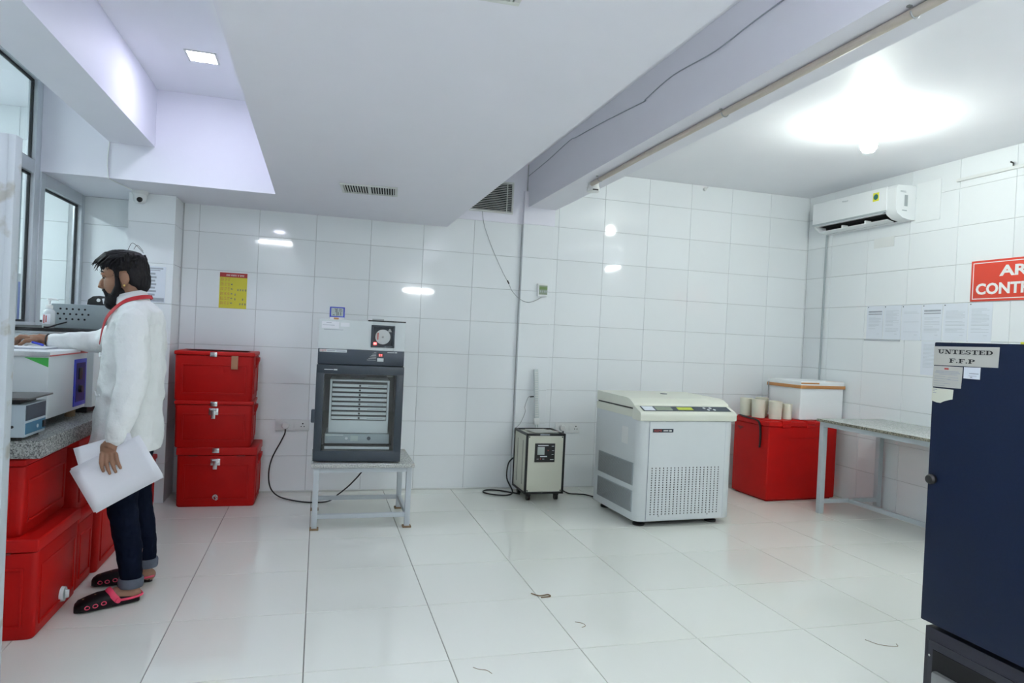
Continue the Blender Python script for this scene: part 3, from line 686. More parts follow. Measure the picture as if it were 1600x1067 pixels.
# frosted jugs on the chest
jl = ['frosted jug at the back left of the red ice chest', 'frosted jug in front left on the red ice chest', 'frosted jug in the middle of the group on the red chest',
      'frosted jug in front, nearest the chest edge', 'frosted jug behind the two front jugs, beside the polystyrene box', 'smallest frosted jug, furthest right beside the polystyrene box']
for (x, y, h, rr), lab in zip(((2.655, -0.33, 0.165, 0.058), (2.690, -0.475, 0.165, 0.066), (2.800, -0.37, 0.175, 0.060), (2.785, -0.590, 0.160, 0.062), (2.862, -0.48, 0.155, 0.052), (2.905, -0.60, 0.140, 0.046)), jl):
    t = thing('plastic_jug', lab, 'jug', (x, y, 0.7365), 0, 'frosted jugs on the red ice chest')
    MB().lathe([(0.0, 0.0), (rr*0.88, 0.0), (rr*0.90, 0.006), (rr, h-0.004), (rr*1.03, h), (rr*0.97, h), (rr*0.86, 0.012), (0.0, 0.012)]).build('cup', 'jug', t)
t = thing('foam_box', 'white polystyrene box sealed with brown tape on the red chest', 'foam box', (3.238, -0.425, 0.7355), R(4))
MB().box(-0.255, 0.255, -0.215, 0.215, 0, 0.305, 0.012, 3).build('body', 'foam', t)
MB().box(-0.262, 0.262, -0.222, 0.222, 0.309, 0.36, 0.012, 3).build('lid', 'foam', t)
tp = MB(); tp.box(-0.265, 0.265, -0.2245, -0.2225, 0.292, 0.322, 0.0005); tp.box(-0.265, -0.2625, -0.2245, 0.224, 0.292, 0.322, 0.0005); tp.box(0.2625, 0.265, -0.2245, 0.224, 0.292, 0.322, 0.0005)
tp.box(0.05, 0.255, -0.21, -0.195, 0.3595, 0.361); tp.box(-0.262, -0.05, -0.224, -0.2225, 0.335, 0.348)
tp.build('tape', 'tape', t)
MB().tube([(-0.266, 0.20, 0.33), (-0.270, 0.19, 0.15), (-0.266, 0.195, 0.02)], 0.008, 6, flat=0.3).build('loose_tape', 'steel', t)

# ------------------------------------------------------------------ stand + incubator
t = thing('equipment_stand', 'low grey steel stand carrying the glass-door incubator', 'stand', (-0.955, -0.865, 0))
W, D, H = 0.70, 0.58, 0.455
MB().box(-W/2, W/2, -D/2-0.01, D/2+0.01, H-0.028, H, 0.004).build('top', 'granite_light', t)
ap = MB(); q = 0.032
for s in (-1, 1):
    ap.box(-W/2+0.02, W/2-0.02, s*(D/2-0.03)-0.014, s*(D/2-0.03)+0.014, H-0.062, H-0.028); ap.box(s*(W/2-0.035)-0.014, s*(W/2-0.035)+0.014, -D/2+0.03, D/2-0.03, H-0.062, H-0.028)
ap.build('apron', 'grey_paint', t)
for sx in (-1, 1):
    for sy in (-1, 1):
        x, y = sx*(W/2-0.035), sy*(D/2-0.03)
        lg = MB().box(x-0.018, x+0.018, y-0.018, y+0.018, 0.008, H-0.028, 0.002).build('leg', 'grey_paint', t)
        MB().box(x-0.03, x+0.03, y-0.028, y+0.028, 0, 0.012, 0.002).build('foot_plate', 'rust', lg)
for s in (-1, 1):
    MB().box(-W/2+0.05, W/2-0.05, s*(D/2-0.03)-0.014, s*(D/2-0.03)+0.014, 0.075, 0.105, 0.002).build('stretcher', 'grey_paint', t)
    MB().box(s*(W/2-0.035)-0.014, s*(W/2-0.035)+0.014, -D/2+0.045, D/2-0.045, 0.075, 0.105, 0.002).build('stretcher', 'grey_paint', t)

t = thing('incubator', 'grey glass-door incubator with a white top and eight trays inside', 'incubator', (-0.99, -0.865, 0.455), R(-3))
W, D, H = 0.585, 0.50, 0.985
y0 = -D/2; zd0, zd1, zp1 = 0.02, 0.675, 0.785
bd = MB(); k = 0.03
bd.box(-W/2, -W/2+k, y0+0.04, D/2, 0.012, zd1, 0.004).box(W/2-k, W/2, y0+0.04, D/2, 0.012, zd1, 0.004).box(-W/2+k, W/2-k, D/2-k, D/2, 0.012, zd1).box(-W/2+k, W/2-k, y0+0.04, D/2-k, 0.012, 0.012+k).box(-W/2+k, W/2-k, y0+0.04, D/2-k, zd1-k, zd1)
bd.build('cabinet', 'slate', t)
it = MB(); a = W/2-k
it.box(-a, -a+0.004, y0+0.042, D/2-k, 0.042, zd1-k).box(a-0.004, a, y0+0.042, D/2-k, 0.042, zd1-k).box(-a, a, D/2-k-0.004, D/2-k, 0.042, zd1-k).box(-a, a, y0+0.05, D/2-k, 0.042, 0.046).box(-a, a, y0+0.05, D/2-k, zd1-k-0.004, zd1-k)
it.build('lining', 'dark_int', t)
MB().lathe([(0.06, 0), (0.06, 0.02), (0.0, 0.022)], n=24, mtx=Matrix.Translation((-0.02, 0.02, 0.607)) @ Matrix.Rotation(R(90), 4, 'X')).build('fan', 'slate_dark', t)
MB().box(0.19, 0.235, -0.01, 0.03, 0.585, 0.605, 0.003).build('sensor', 'vent', t)
# feet
for sx in (-1, 1):
    for yy in (y0+0.07, D/2-0.05): MB().cyl((sx*(W/2-0.05), yy, 0), (sx*(W/2-0.05), yy, 0.014), 0.022, 0.022, 12).build('foot', 'black', t)
# control panel and white top with recorder
MB().box(-W/2, W/2, y0, D/2, zd1+0.004, zp1, 0.004).build('control_panel', 'slate', t)
tp = MB()
rx0, rx1, rz0, rz1 = 0.065, 0.215, 0.812, 0.955
tp.box(-W/2, W/2, y0+0.03, D/2, zp1, H, 0.003); tp.box(-W/2, rx0, y0, y0+0.035, zp1, H, 0.003); tp.box(rx1, W/2, y0, y0+0.035, zp1, H, 0.003); tp.box(rx0, rx1, y0, y0+0.035, zp1, rz0); tp.box(rx0, rx1, y0, y0+0.035, rz1, H)
tp.build('top_housing', 'white_enamel', t)
rc = MB(); rc.box(rx0, rx1, y0+0.026, y0+0.032, rz0, rz1)
kk = 0.014; rc.box(rx0-0.006, rx1+0.006, y0-0.006, y0+0.03, rz0-0.006, rz0+kk-0.006, 0.002).box(rx0-0.006, rx1+0.006, y0-0.006, y0+0.03, rz1-kk+0.006, rz1+0.006, 0.002).box(rx0-0.006, rx0+kk-0.006, y0-0.006, y0+0.03, rz0, rz1, 0.002).box(rx1-kk+0.006, rx1+0.006, y0-0.006, y0+0.03, rz0, rz1, 0.002)
rec = rc.build('chart_recorder', 'slate_dark', t)
cx, cz = (rx0+rx1)/2, (rz0+rz1)/2-0.003
MB().cyl((cx, y0+0.024, cz), (cx, y0+0.018, cz), 0.052, 0.052, 32).build('chart_disc', 'disc', rec)
MB().cyl((cx, y0+0.018, cz), (cx, y0+0.012, cz), 0.008, 0.006, 12).build('spindle', 'steel', rec)
MB().box(cx-0.038, cx-0.030, y0+0.010, y0+0.016, cz-0.02, cz+0.028).build('pen_arm', 'print_red', rec)
MB().prism([(cx+0.03, cz+0.036), (cx+0.062, cz+0.036), (cx+0.046, cz+0.062)], 'y', y0+0.02, y0+0.024).build('warning_mark', 'steel', rec)
MB().box(rx0+0.012, rx0+0.034, y0+0.012, y0+0.02, rz0+0.012, rz0+0.028, 0.003).build('indicator_lamp', 'led_red', rec)
MB().box(0.108, 0.150, y0-0.002, y0+0.004, 0.742, 0.765, 0.001).build('display_window', 'black', t)
text('display_digits', '22', 'led_red', t, 0, 0, 0.024, 0.014, mtx=Matrix(((1, 0, 0, 0.117), (0, 0, -1, y0-0.0022), (0, 1, 0, 0.7465), (0, 0, 0, 1))))
MB().box(0.107, 0.151, y0-0.003, y0+0.004, 0.708, 0.732, 0.002).cyl((0.13, y0-0.004, 0.72), (0.13, y0-0.003, 0.72), 0.005, 0.005, 10).build('button', 'white_enamel', t)
fb = frame_back(0, y0-0.0003, 0)
o = bars(t, [(0.095-0.012-0.009*k, 0.768-0.0105*k, 0.099, 0.7705-0.0105*k) for k in range(6)], 'white_enamel', 'scale_marks', 0.0005); o.matrix_basis = fb
o = bars(t, [(-0.282, 0.762, -0.10, 0.781)], 'white_enamel', 'name_plate', 0.0004); o.matrix_basis = fb
text('brand_lettering', 'REMI', 'print_red', t, 0, 0, 0.038, 0.012, mtx=frame_back(-0.277, y0-0.0015, 0.7655))
o = bars(t, [(-0.232, 0.768, -0.178, 0.775), (-0.170, 0.767, -0.108, 0.774)], 'print', 'name_plate_print', 0.0008); o.matrix_basis = fb
o = bars(t, [(0.175, 0.771, 0.225, 0.776), (0.228, 0.770, 0.242, 0.778)], 'white_enamel', 'model_print', 0.0005); o.matrix_basis = fb
# paper labels on the white top
o = bars(t, [(-0.275, 0.925, -0.16, 0.972), (-0.15, 0.94, -0.09, 0.968)], 'paper', 'paper_label', 0.0004); o.matrix_basis = fb
o = bars(t, [(-0.245, 0.962, -0.21, 0.966), (-0.27, 0.945, -0.19, 0.948), (-0.26, 0.915, -0.13, 0.919)], 'print', 'label_print', 0.0008); o.matrix_basis = fb
# door
dr = MB(); a = 0.052; dw = W/2+0.004
dr.box(-dw, dw, y0-0.012, y0+0.036, zd0-0.01, zd0+0.062, 0.006).box(-dw, dw, y0-0.012, y0+0.036, zd1-0.062, zd1, 0.006).box(-dw, -dw+a, y0-0.012, y0+0.036, zd0+0.055, zd1-0.055, 0.004).box(dw-a, dw, y0-0.012, y0+0.036, zd0+0.055, zd1-0.055, 0.004)
door = dr.build('door', 'slate_dark', t)
MB().box(-dw+a-0.005, dw-a+0.005, y0-0.002, y0+0.004, zd0+0.055, zd1-0.055).build('pane', 'inc_glass', door)
MB().box(-dw-0.022, -dw+0.004, y0-0.02, y0+0.02, 0.275, 0.365, 0.006).build('handle', 'slate', door)
o = bars(door, [(-0.245, 0.640, -0.185, 0.645), (-0.182, 0.638, -0.158, 0.647)], 'white_enamel', 'door_print', 0.0); o.matrix_basis = frame_back(0, y0-0.0125, 0)
# agitator with trays
yr_ = y0+0.075
rk = MB(); rk.box(-0.205, -0.190, yr_, yr_+0.30, 0.245, 0.565, 0.004).box(0.190, 0.205, yr_, yr_+0.30, 0.245, 0.565, 0.004).box(-0.205, 0.205, yr_, yr_+0.30, 0.558, 0.570, 0.003).box(-0.205, 0.205, yr_, yr_+0.012, 0.195, 0.285, 0.008)
rack = rk.build('tray_rack', 'white_enamel', t)
MB().box(-0.190, 0.190, yr_+0.014, yr_+0.018, 0.286, 0.557).build('tray_gap_shade', 'black', rack)  # black plate added behind the trays; stands in for shade in the gaps
for i in range(8):
    z = 0.292+i*0.0325
    tr = MB().box(-0.188, 0.188, yr_-0.006, yr_+0.012, z, z+0.020, 0.003).build('tray', 'white_enamel', rack)
    MB().cyl((0.0, yr_-0.006, z+0.010), (0.0, yr_-0.014, z+0.010), 0.007, 0.007, 12).build('knob', 'black', tr)
    if i in (0, 2, 3, 5, 7): bars(tr, [(0.055, z+0.006, 0.165, z+0.011)], 'print', 'tray_print').matrix_basis = frame_back(0, yr_-0.0058, 0)
bs = MB().box(-0.225, 0.215, y0+0.052, y0+0.36, 0.125, 0.192, 0.004).build('shaker_base', 'hood', t)
MB().box(-0.05, 0.0, y0+0.050, y0+0.053, 0.143, 0.180).build('base_screen', 'lcd_grey', bs)
MB().cyl((-0.078, y0+0.053, 0.162), (-0.078, y0+0.046, 0.162), 0.011, 0.009, 14).build('base_knob', 'white_enamel', bs)
MB().cyl((0.075, y0+0.053, 0.162), (0.075, y0+0.049, 0.162), 0.013, 0.013, 14).build('base_knob', 'slate', bs)
bars(bs, [(-0.22, 0.180, -0.10, 0.186)], 'white_enamel', 'base_print').matrix_basis = frame_back(0, y0+0.0515, 0)
MB().box(-0.225, 0.22, y0+0.046, y0+0.060, 0.085, 0.104, 0.003).build('shelf_rail', 'white_enamel', t)
# things on and by the incubator
t = thing('digital_clock', 'small blue-framed digital thermometer standing on the incubator', 'thermometer', mtx=Matrix.Translation((-1.175, -0.95, 1.44)) @ frame_back(0, 0, 0) @ Matrix.Rotation(R(-8), 4, 'X'))
MB().box(-0.050, 0.050, 0.0, 0.020, -0.010, 0.006, 0.002).build('stand', 'white_pl', t)
MB().box(-0.052, 0.052, 0.012, 0.095, -0.012, 0.0, 0.005).build('case', 'blue', t)
MB().box(-0.042, 0.042, 0.028, 0.086, -0.001, 0.0012).build('screen', 'lcd_grey', t)
o = bars(t, [(-0.012, 0.055, -0.008, 0.08), (-0.02, 0.077, -0.008, 0.080), (-0.004, 0.03, 0.0, 0.084), (0.006, 0.034, 0.01, 0.058), (0.022, 0.034, 0.026, 0.058), (0.010, 0.064, 0.034, 0.068), (-0.03, 0.034, -0.018, 0.038), (0.012, 0.076, 0.03, 0.080)], 'print_black', 'digits')
MB().box(-0.022, 0.012, 0.004, 0.016, 0.005, 0.0075, 0.001).build('sticker', 'tape', t)
t = thing('clipboard', 'dark folder lying flat on top of the incubator', 'folder', (-0.83, -0.96, 1.4405), R(-3))
MB().prism([(-0.13, -0.10), (0.135, -0.085), (0.125, 0.12), (-0.10, 0.11)], 'z', 0.0, 0.010, 0.002).build('cover', 'black', t)
MB().box(-0.10, -0.02, -0.098, -0.07, 0.010, 0.020, 0.002).build('clip', 'steel', t)

# cables by the incubator
tag(MB((-1.5, -0.2, 0)).tube(smooth_pts([(-1.526, -0.045, 0.53), (-1.53, -0.05, 0.49), (-1.56, -0.045, 0.42), (-1.62, -0.04, 0.29), (-1.64, -0.06, 0.17), (-1.62, -0.10, 0.06), (-1.55, -0.20, 0.012), (-1.43, -0.33, 0.007), (-1.30, -0.40, 0.007), (-1.17, -0.40, 0.012), (-1.10, -0.40, 0.06), (-1.00, -0.45, 0.16), (-0.90, -0.50, 0.30), (-0.86, -0.545, 0.44), (-0.86, -0.545, 0.52)]), 0.0055, 8).build('power_cable', 'rubber'), 'black power cable looping from the left socket to the incubator', 'cable')

# ------------------------------------------------------------------ voltage stabiliser
t = thing('voltage_stabiliser', 'cream voltage stabiliser with black frame and castor wheels', 'stabiliser', (0.592, -0.325, 0), R(0.5))
W, D = 0.350, 0.36; z0, z1 = 0.062, 0.572
b = MB(); b.box(-W/2+0.006, W/2-0.006, -D/2+0.006, D/2-0.006, z0+0.01, z1-0.012); b.build('case', 'stab_cream', t)
fr = MB(); e = 0.018
for sx in (-1, 1):
    for sy in (-1, 1): fr.box(sx*(W/2)-e*(sx > 0), sx*(W/2)+e*(sx < 0), sy*(D/2)-e*(sy > 0), sy*(D/2)+e*(sy < 0), z0, z1)
    for zz in (z0, z1-e): fr.box(sx*(W/2)-e*(sx > 0), sx*(W/2)+e*(sx < 0), -D/2, D/2, zz, zz+e)
for sy in (-1, 1):
    for zz in (z0, z1-e): fr.box(-W/2, W/2, sy*(D/2)-e*(sy > 0), sy*(D/2)+e*(sy < 0), zz, zz+e)
fr.build('frame', 'black_paint', t)
for sx in (-1, 1):
    for sy in (-1, 1):
        x, y = sx*(W/2-0.05), sy*(D/2-0.05)
        c = MB(); c.box(x-0.02, x+0.02, y-0.018, y+0.018, 0.04, z0, 0.003); c.cyl((x-0.013, y, 0.026), (x+0.013, y, 0.026), 0.026, 0.026, 18); c.build('castor', 'black', t)
mp = MB().box(-0.095, 0.082, -D/2-0.003, -D/2+0.01, 0.332, 0.490, 0.001).build('meter_panel', 'black', t)
MB().box(-0.075, -0.012, -D/2-0.006, -D/2-0.002, 0.395, 0.462, 0.001).build('meter', 'lcd_grey', mp)
bars(mp, [(-0.072, 0.470, 0.022, 0.478), (-0.05, 0.376, 0.012, 0.386), (-0.08, 0.358, -0.062, 0.361), (-0.03, 0.358, -0.012, 0.361), (0.05, 0.466, 0.072, 0.470), (0.054, 0.428, 0.074, 0.432), (0.052, 0.395, 0.070, 0.399), (0.04, 0.352, 0.072, 0.358)], 'white_enamel', 'panel_print').matrix_basis = frame_back(0, -D/2-0.0035, 0)
MB().cyl((0.02, -D/2-0.002, 0.432), (0.02, -D/2-0.008, 0.432), 0.005, 0.004, 10).cyl((-0.045, -D/2-0.002, 0.36), (-0.045, -D/2-0.008, 0.36), 0.005, 0.004, 10).build('indicator', 'print_red', mp)
bars(t, [(-0.055, z1-0.012, 0.03, z1-0.003)], 'print', 'name_print').matrix_basis = frame_back(0, -D/2-0.0005, 0)
sc = MB()
for x in (-W/2+0.027, W/2-0.027):
    for z in (z0+0.028, z1-0.028): sc.cyl((x, -D/2+0.006, z), (x, -D/2+0.003, z), 0.006, 0.006, 8)
sc.build('screw', 'black', t)
lv = MB()
for y in (-0.075, 0.075):
    for k in range(34): lv.box(-W/2+0.0045, -W/2+0.008, y-0.011, y+0.011, 0.13+k*0.011, 0.1345+k*0.011)
tag(lv.build('louvre_slots', 'granite_edge', t), kind='stuff')
tp = thing('paper_sheet', 'printed paper sheet lying on top of the voltage stabiliser', 'paper', (0.60, -0.33, 0.5725), R(8))
MB().prism([(-0.11, -0.13), (0.16, -0.10), (0.08, 0.10), (-0.10, 0.12)], 'z', 0, 0.001).build('sheet', 'paper_aged', tp)
bars(tp, [(-0.08+0.055*k, -0.09+0.005*k, -0.045+0.055*k, -0.075+0.005*k) for k in range(4)]+[(-0.10, 0.0, -0.06, 0.012), (-0.05, 0.05, -0.02, 0.06)], 'print')
# rechargeable lamp strip standing on the stabiliser
t = thing('strip_lamp', 'slim unlit strip lamp leaning upright on the voltage stabiliser', 'lamp', (0.628, -0.125, 0.573), 0)
t.rotation_euler = (R(-3), R(-2.5), 0)
MB().box(-0.022, 0.022, -0.012, 0.012, 0.03, 0.525, 0.010, 3).build('tube_cover', 'clear', t)
MB().box(-0.024, 0.024, -0.014, 0.014, 0.025, 0.085, 0.004).build('base_cap', 'white_pl', t)
MB().box(-0.014, -0.006, -0.006, 0.006, 0, 0.03).box(0.006, 0.014, -0.006, 0.006, 0, 0.03).build('prong', 'clear', t)
rb = MB()
for k in range(20): rb.box(-0.016, 0.016, -0.0145, -0.011, 0.10+k*0.0205, 0.11+k*0.0205, 0.002)
tag(rb.build('lamp_ribs', 'vent', t), kind='stuff')
MB().box(-0.062, -0.022, -0.005, 0.005, 0.272, 0.284, 0.003).build('plug', 'black', t)
tag(MB((0.5, -0.13, 0.57)).tube(smooth_pts([(0.555, -0.13, 0.852), (0.535, -0.125, 0.84), (0.51, -0.12, 0.76), (0.515, -0.12, 0.71), (0.48, -0.12, 0.62), (0.445, -0.13, 0.58), (0.41, -0.16, 0.56), (0.395, -0.22, 0.50)]), 0.003, 6).build('lamp_cord', 'steel'), 'thin grey cord from the strip lamp to the stabiliser back', 'cable')
tag(MB((0.3, -0.2, 0)).tube(smooth_pts([(0.43, -0.11, 0.30), (0.39, -0.09, 0.24), (0.37, -0.13, 0.12), (0.39, -0.26, 0.03), (0.33, -0.30, 0.008), (0.22, -0.27, 0.008), (0.15, -0.18, 0.008), (0.19, -0.10, 0.008), (0.29, -0.11, 0.008), (0.38, -0.20, 0.010), (0.45, -0.28, 0.012)]), 0.0065, 8).build('power_cable', 'rubber'), 'thick black cable coiled on the floor left of the stabiliser', 'cable')
tag(MB((0.9, -0.2, 0)).tube(smooth_pts([(0.915, -0.045, 0.53), (0.91, -0.06, 0.45), (0.85, -0.08, 0.30), (0.80, -0.12, 0.18), (0.83, -0.20, 0.06), (0.90, -0.26, 0.008), (0.98, -0.31, 0.008), (1.05, -0.35, 0.008), (1.12, -0.50, 0.008)]), 0.006, 8).build('power_cable', 'rubber'), 'black cable from the right socket down to the white centrifuge', 'cable')

# ------------------------------------------------------------------ floor centrifuge
t = thing('centrifuge', 'large white floor centrifuge with cream lid and control strip', 'centrifuge', (1.425, -0.975, 0), R(3.0))
W, D = 0.845, 0.72; zb = 0.045
b = MB(); rad = 0.065; RP = []
for cx, cy, a0, rr in ((W/2-0.015, D/2-0.015, 0, 0.015), (-W/2+0.015, D/2-0.015, 90, 0.015), (-W/2+rad, -D/2+rad, 180, rad), (W/2-rad, -D/2+rad, 270, rad)):
    for j in range(7): a = R(a0+j*15); RP.append((cx+rr*math.cos(a), cy+rr*math.sin(a)))
rings = [[b.bm.verts.new((x*s, y*s, z)) for x, y in RP] for z, s in ((zb, 0.992), (zb+0.006, 1.0), (0.815, 1.0))]
b.skin(rings); b.build('body', 'cent_white', t)
# front panel with real perforations
px0, px1, pz0, pz1 = -0.335, 0.335, zb+0.012, 0.795
hx0, hx1, hz0, hz1 = -0.30, 0.285, 0.098, 0.445; NC, NR = 19, 20; hs = 0.0100
yp0, yp1 = -D/2-0.006, -D/2+0.0
f = MB()
f.box(px0, px1, yp0, yp1, pz0, hz0-hs/2); f.box(px0, px1, yp0, yp1, hz1+hs/2, pz1)
stz = (hz1-hz0)/(NR-1); stx = (hx1-hx0)/(NC-1)
for j in range(NR):
    z = hz0+j*stz
    xs = [px0]+sum([[hx0+i*stx-hs/2, hx0+i*stx+hs/2] for i in range(NC)], [])+[px1]
    for a, c in zip(xs[0::2], xs[1::2]): f.box(a, c, yp0, yp1, z-hs/2, z+hs/2)
    if j < NR-1: f.box(px0, px1, yp0, yp1, z+hs/2, z+stz-hs/2)
f.build('front_panel', 'cent_white', t, ang=0)
MB().box(hx0-0.02, hx1+0.02, -D/2-0.0022, -D/2-0.0012, hz0-0.02, hz1+0.02).build('vent_backing', 'void', t)
for a_ in (px0-0.003, px1): MB().box(a_, a_+0.003, yp0+0.002, yp1, pz0, pz1).build('panel_seam', 'print', t)
sc = MB()
for x in (-0.23, 0.20): sc.cyl((x, yp0, 0.085), (x, yp0-0.002, 0.085), 0.006, 0.006, 10)
sc.build('screw', 'steel', t)
lp = MB().box(-0.31, -0.135, yp0-0.003, yp0, 0.715, 0.742, 0.001).build('name_plate', 'slate_dark', t)
text('brand_lettering', 'REMI', 'print_red', lp, 0, 0, 0.062, 0.018, mtx=frame_back(-0.30, yp0-0.0033, 0.7195))
bars(lp, [(-0.222, 0.724, -0.18, 0.732), (-0.172, 0.722, -0.15, 0.733)], 'vent', 'name_plate_print').matrix_basis = frame_back(0, yp0-0.0022, 0)
# control housing and lid
c = MB(); c.prism([(-D/2-0.018, 0.800), (-D/2-0.018, 0.850), (-D/2-0.006, 0.868), (-D/2+0.085, 0.905), (-D/2+0.11, 0.905), (-D/2+0.11, 0.800)], 'x', -W/2-0.004, W/2+0.004, 0.010)
c.build('control_housing', 'cent_cream', t)
c = MB(); c.box(-W/2-0.002, W/2+0.002, -D/2+0.09, D/2, 0.815, 0.875, 0.004); c.build('lid_rim', 'cent_cream', t)
MB().box(-W/2+0.008, W/2-0.008, -D/2+0.10, D/2-0.01, 0.874, 0.888).build('lid_gap', 'black', t)
ld = MB(); ld.prism([(-D/2+0.088, 0.905), (-D/2+0.095, 0.918), (-D/2+0.155, 0.948), (-D/2+0.20, 0.956), (D/2, 0.966), (D/2, 0.886), (-D/2+0.11, 0.886)], 'x', -W/2-0.004, W/2+0.004, 0.012)
ld.build('lid', 'cent_cream', t)
MB().cyl((0.08, 0.14, 0.958), (0.08, 0.14, 0.966), 0.03, 0.028, 18).build('lid_port', 'slate_dark', t)
ang = math.atan2(0.905-0.868, 0.091)
fm = Matrix.Translation((0, -D/2-0.006, 0.8688)) @ Matrix.Rotation(ang, 4, 'X')
def ctl(name, x0, x1, y0, y1, z, m, bev=0.0):
    o = MB().box(x0, x1, y0, y1, 0.0, z, bev).build(name, m, cp if name != 'control_strip' else t); o.matrix_basis = fm if name == 'control_strip' else Matrix.Identity(4); return o
cp = None
cp = ctl('control_strip', -W/2+0.035, W/2-0.035, 0.014, 0.086, 0.0025, 'slate')
ctl('display', -0.27, -0.13, 0.024, 0.076, 0.0032, 'lcd'); ctl('lit_display', -0.08, 0.055, 0.03, 0.07, 0.0034, 'lime'); ctl('sticker', -W/2+0.045, -0.285, 0.02, 0.08, 0.0032, 'sheet_plastic')
for x, y in ((0.165, 0.06), (0.19, 0.035), (0.22, 0.06), (0.245, 0.035)): MB().cyl((x, y, 0), (x, y, 0.005), 0.013, 0.012, 14).build('button', 'white_enamel', cp)
# side grilles on the left flank
for z0, z1 in ((0.305, 0.475), (0.105, 0.265)):
    g = MB(); x = -W/2
    g.box(x-0.004, x+0.002, -0.30, 0.28, z0, z1, 0.002); gp = g.build('side_grille', 'ac_grey', t)
    s = MB()
    for k in range(int((z1-z0)/0.009)): s.box(x-0.0065, x-0.0035, -0.29, 0.27, z0+0.004+k*0.009, z0+0.008+k*0.009)
    tag(s.build('grille_bars', 'steel', gp), kind='stuff')
for x, y in ((-0.34, -0.27), (0.30, -0.27), (-0.34, 0.27), (0.34, 0.27)):
    MB().cyl((x, y, 0.018), (x, y, zb+0.004), 0.016, 0.016, 10).lathe([(0.044, 0.0), (0.046, 0.014), (0.03, 0.024), (0, 0.024)], (x, y, 0)).build('foot', 'black', t)
MB().box(-0.36, 0.36, -0.31, 0.31, 0.030, zb+0.003).build('base_frame', 'black', t)
bars(t, [(0.0, 0.0, 0.10, 0.13)], 'white_pl', 'worn_label').matrix_basis = frame_right(-W/2-0.0005, -0.10, 0.60)

# ------------------------------------------------------------------ granite-top bench along the right wall
t = thing('work_bench', 'grey steel bench with granite top against the right wall', 'bench', (2.84, -1.07, 0))
L = 1.9; Wd = XR-2.84-0.003
MB().box(0.0, Wd, -L, 0.0, 0.782, 0.804, 0.002).build('top', 'granite_light', t)
MB().box(-0.003, 0.001, -L, 0.0, 0.781, 0.803).build('front_edge', 'granite_edge', t)
ap = MB(); q = 0.04
ap.box(0.02, 0.055, -L+0.03, -0.015, 0.742, 0.782); ap.box(Wd-0.06, Wd-0.025, -L+0.03, -0.015, 0.742, 0.782); ap.box(0.05, Wd-0.05, -0.055, -0.018, 0.742, 0.782); ap.box(0.05, Wd-0.05, -L+0.03, -L+0.07, 0.742, 0.782)
ap.build('apron', 'grey_paint', t)
for x in (0.018, Wd-0.075):
    for y in (-0.06, -L+0.025): MB().box(x, x+0.045, y, y+0.045, 0, 0.745, 0.003).build('leg', 'grey_paint', t)
for y in (-0.055, -L+0.03): MB().box(0.06, Wd-0.07, y, y+0.035, 0.085, 0.118, 0.002).build('cross_rail', 'grey_paint', t)
MB().box(Wd/2-0.025, Wd/2+0.012, -L+0.06, -0.05, 0.085, 0.118, 0.002).build('long_rail', 'grey_paint', t)

# ------------------------------------------------------------------ dark freezer in the right foreground
X0 = 0.79; YF = -4.028
t = thing('freezer', 'tall dark navy freezer marked UNTESTED F.F.P in the right foreground', 'freezer', (X0, YF, 0))
Wf, Df, Hf = 0.66, 0.62, 1.432
MB().box(0.055, Df, -Wf, -0.012, 0.05, Hf-0.004, 0.006).build('cabinet', 'navy', t)
MB().box(0.012, 0.06, -Wf, -0.012, 0.05, 0.437, 0.003).build('lower_front', 'navy_dark', t)
dr = MB().box(0.0, 0.05, -Wf, 0.0, 0.455, Hf, 0.004).build('door', 'navy', t)
MB().lathe([(0.016, 0.0), (0.018, 0.012), (0.014, 0.020), (0, 0.022)], n=16, mtx=Matrix.Translation((0.0, -0.021, 0.953)) @ Matrix.Rotation(R(-90), 4, 'Y')).build('lock', 'black', dr)
gr = MB(); gr.box(0.008, 0.014, -0.40, -0.030, 0.12, 0.395); gr.build('service_panel', 'navy_dark', t)
MB().box(0.006, 0.010, -0.40, -0.05, 0.14, 0.367).build('grille_recess', 'void', t)
g2 = MB(); g2.box(-0.012, 0.012, -0.35, -0.062, 0.15, 0.300, 0.008); g2.build('grille', 'steel', t)
MB().cyl((0.012, -0.038, 0.342), (0.005, -0.038, 0.342), 0.005, 0.004, 10).build('screw', 'chrome', t)
for x in (0.08, Df-0.06):
    for y in (-0.07, -Wf+0.06): MB().cyl((x, y, 0), (x, y, 0.055), 0.025, 0.022, 12).build('foot', 'black', t)
# label sheets on the door
def door_sheet(pts, m, name, z=0.0012):
    b = MB(); b.prism(pts, 'z', 0.0002, z); o = b.build(name, m, dr); o.matrix_basis = frame_right(0, 0, 0); return o
sh = door_sheet([(0.001, 1.352), (0.236, 1.3545), (0.238, 1.4205), (0.001, 1.4175)], 'paper_aged', 'label_sheet')
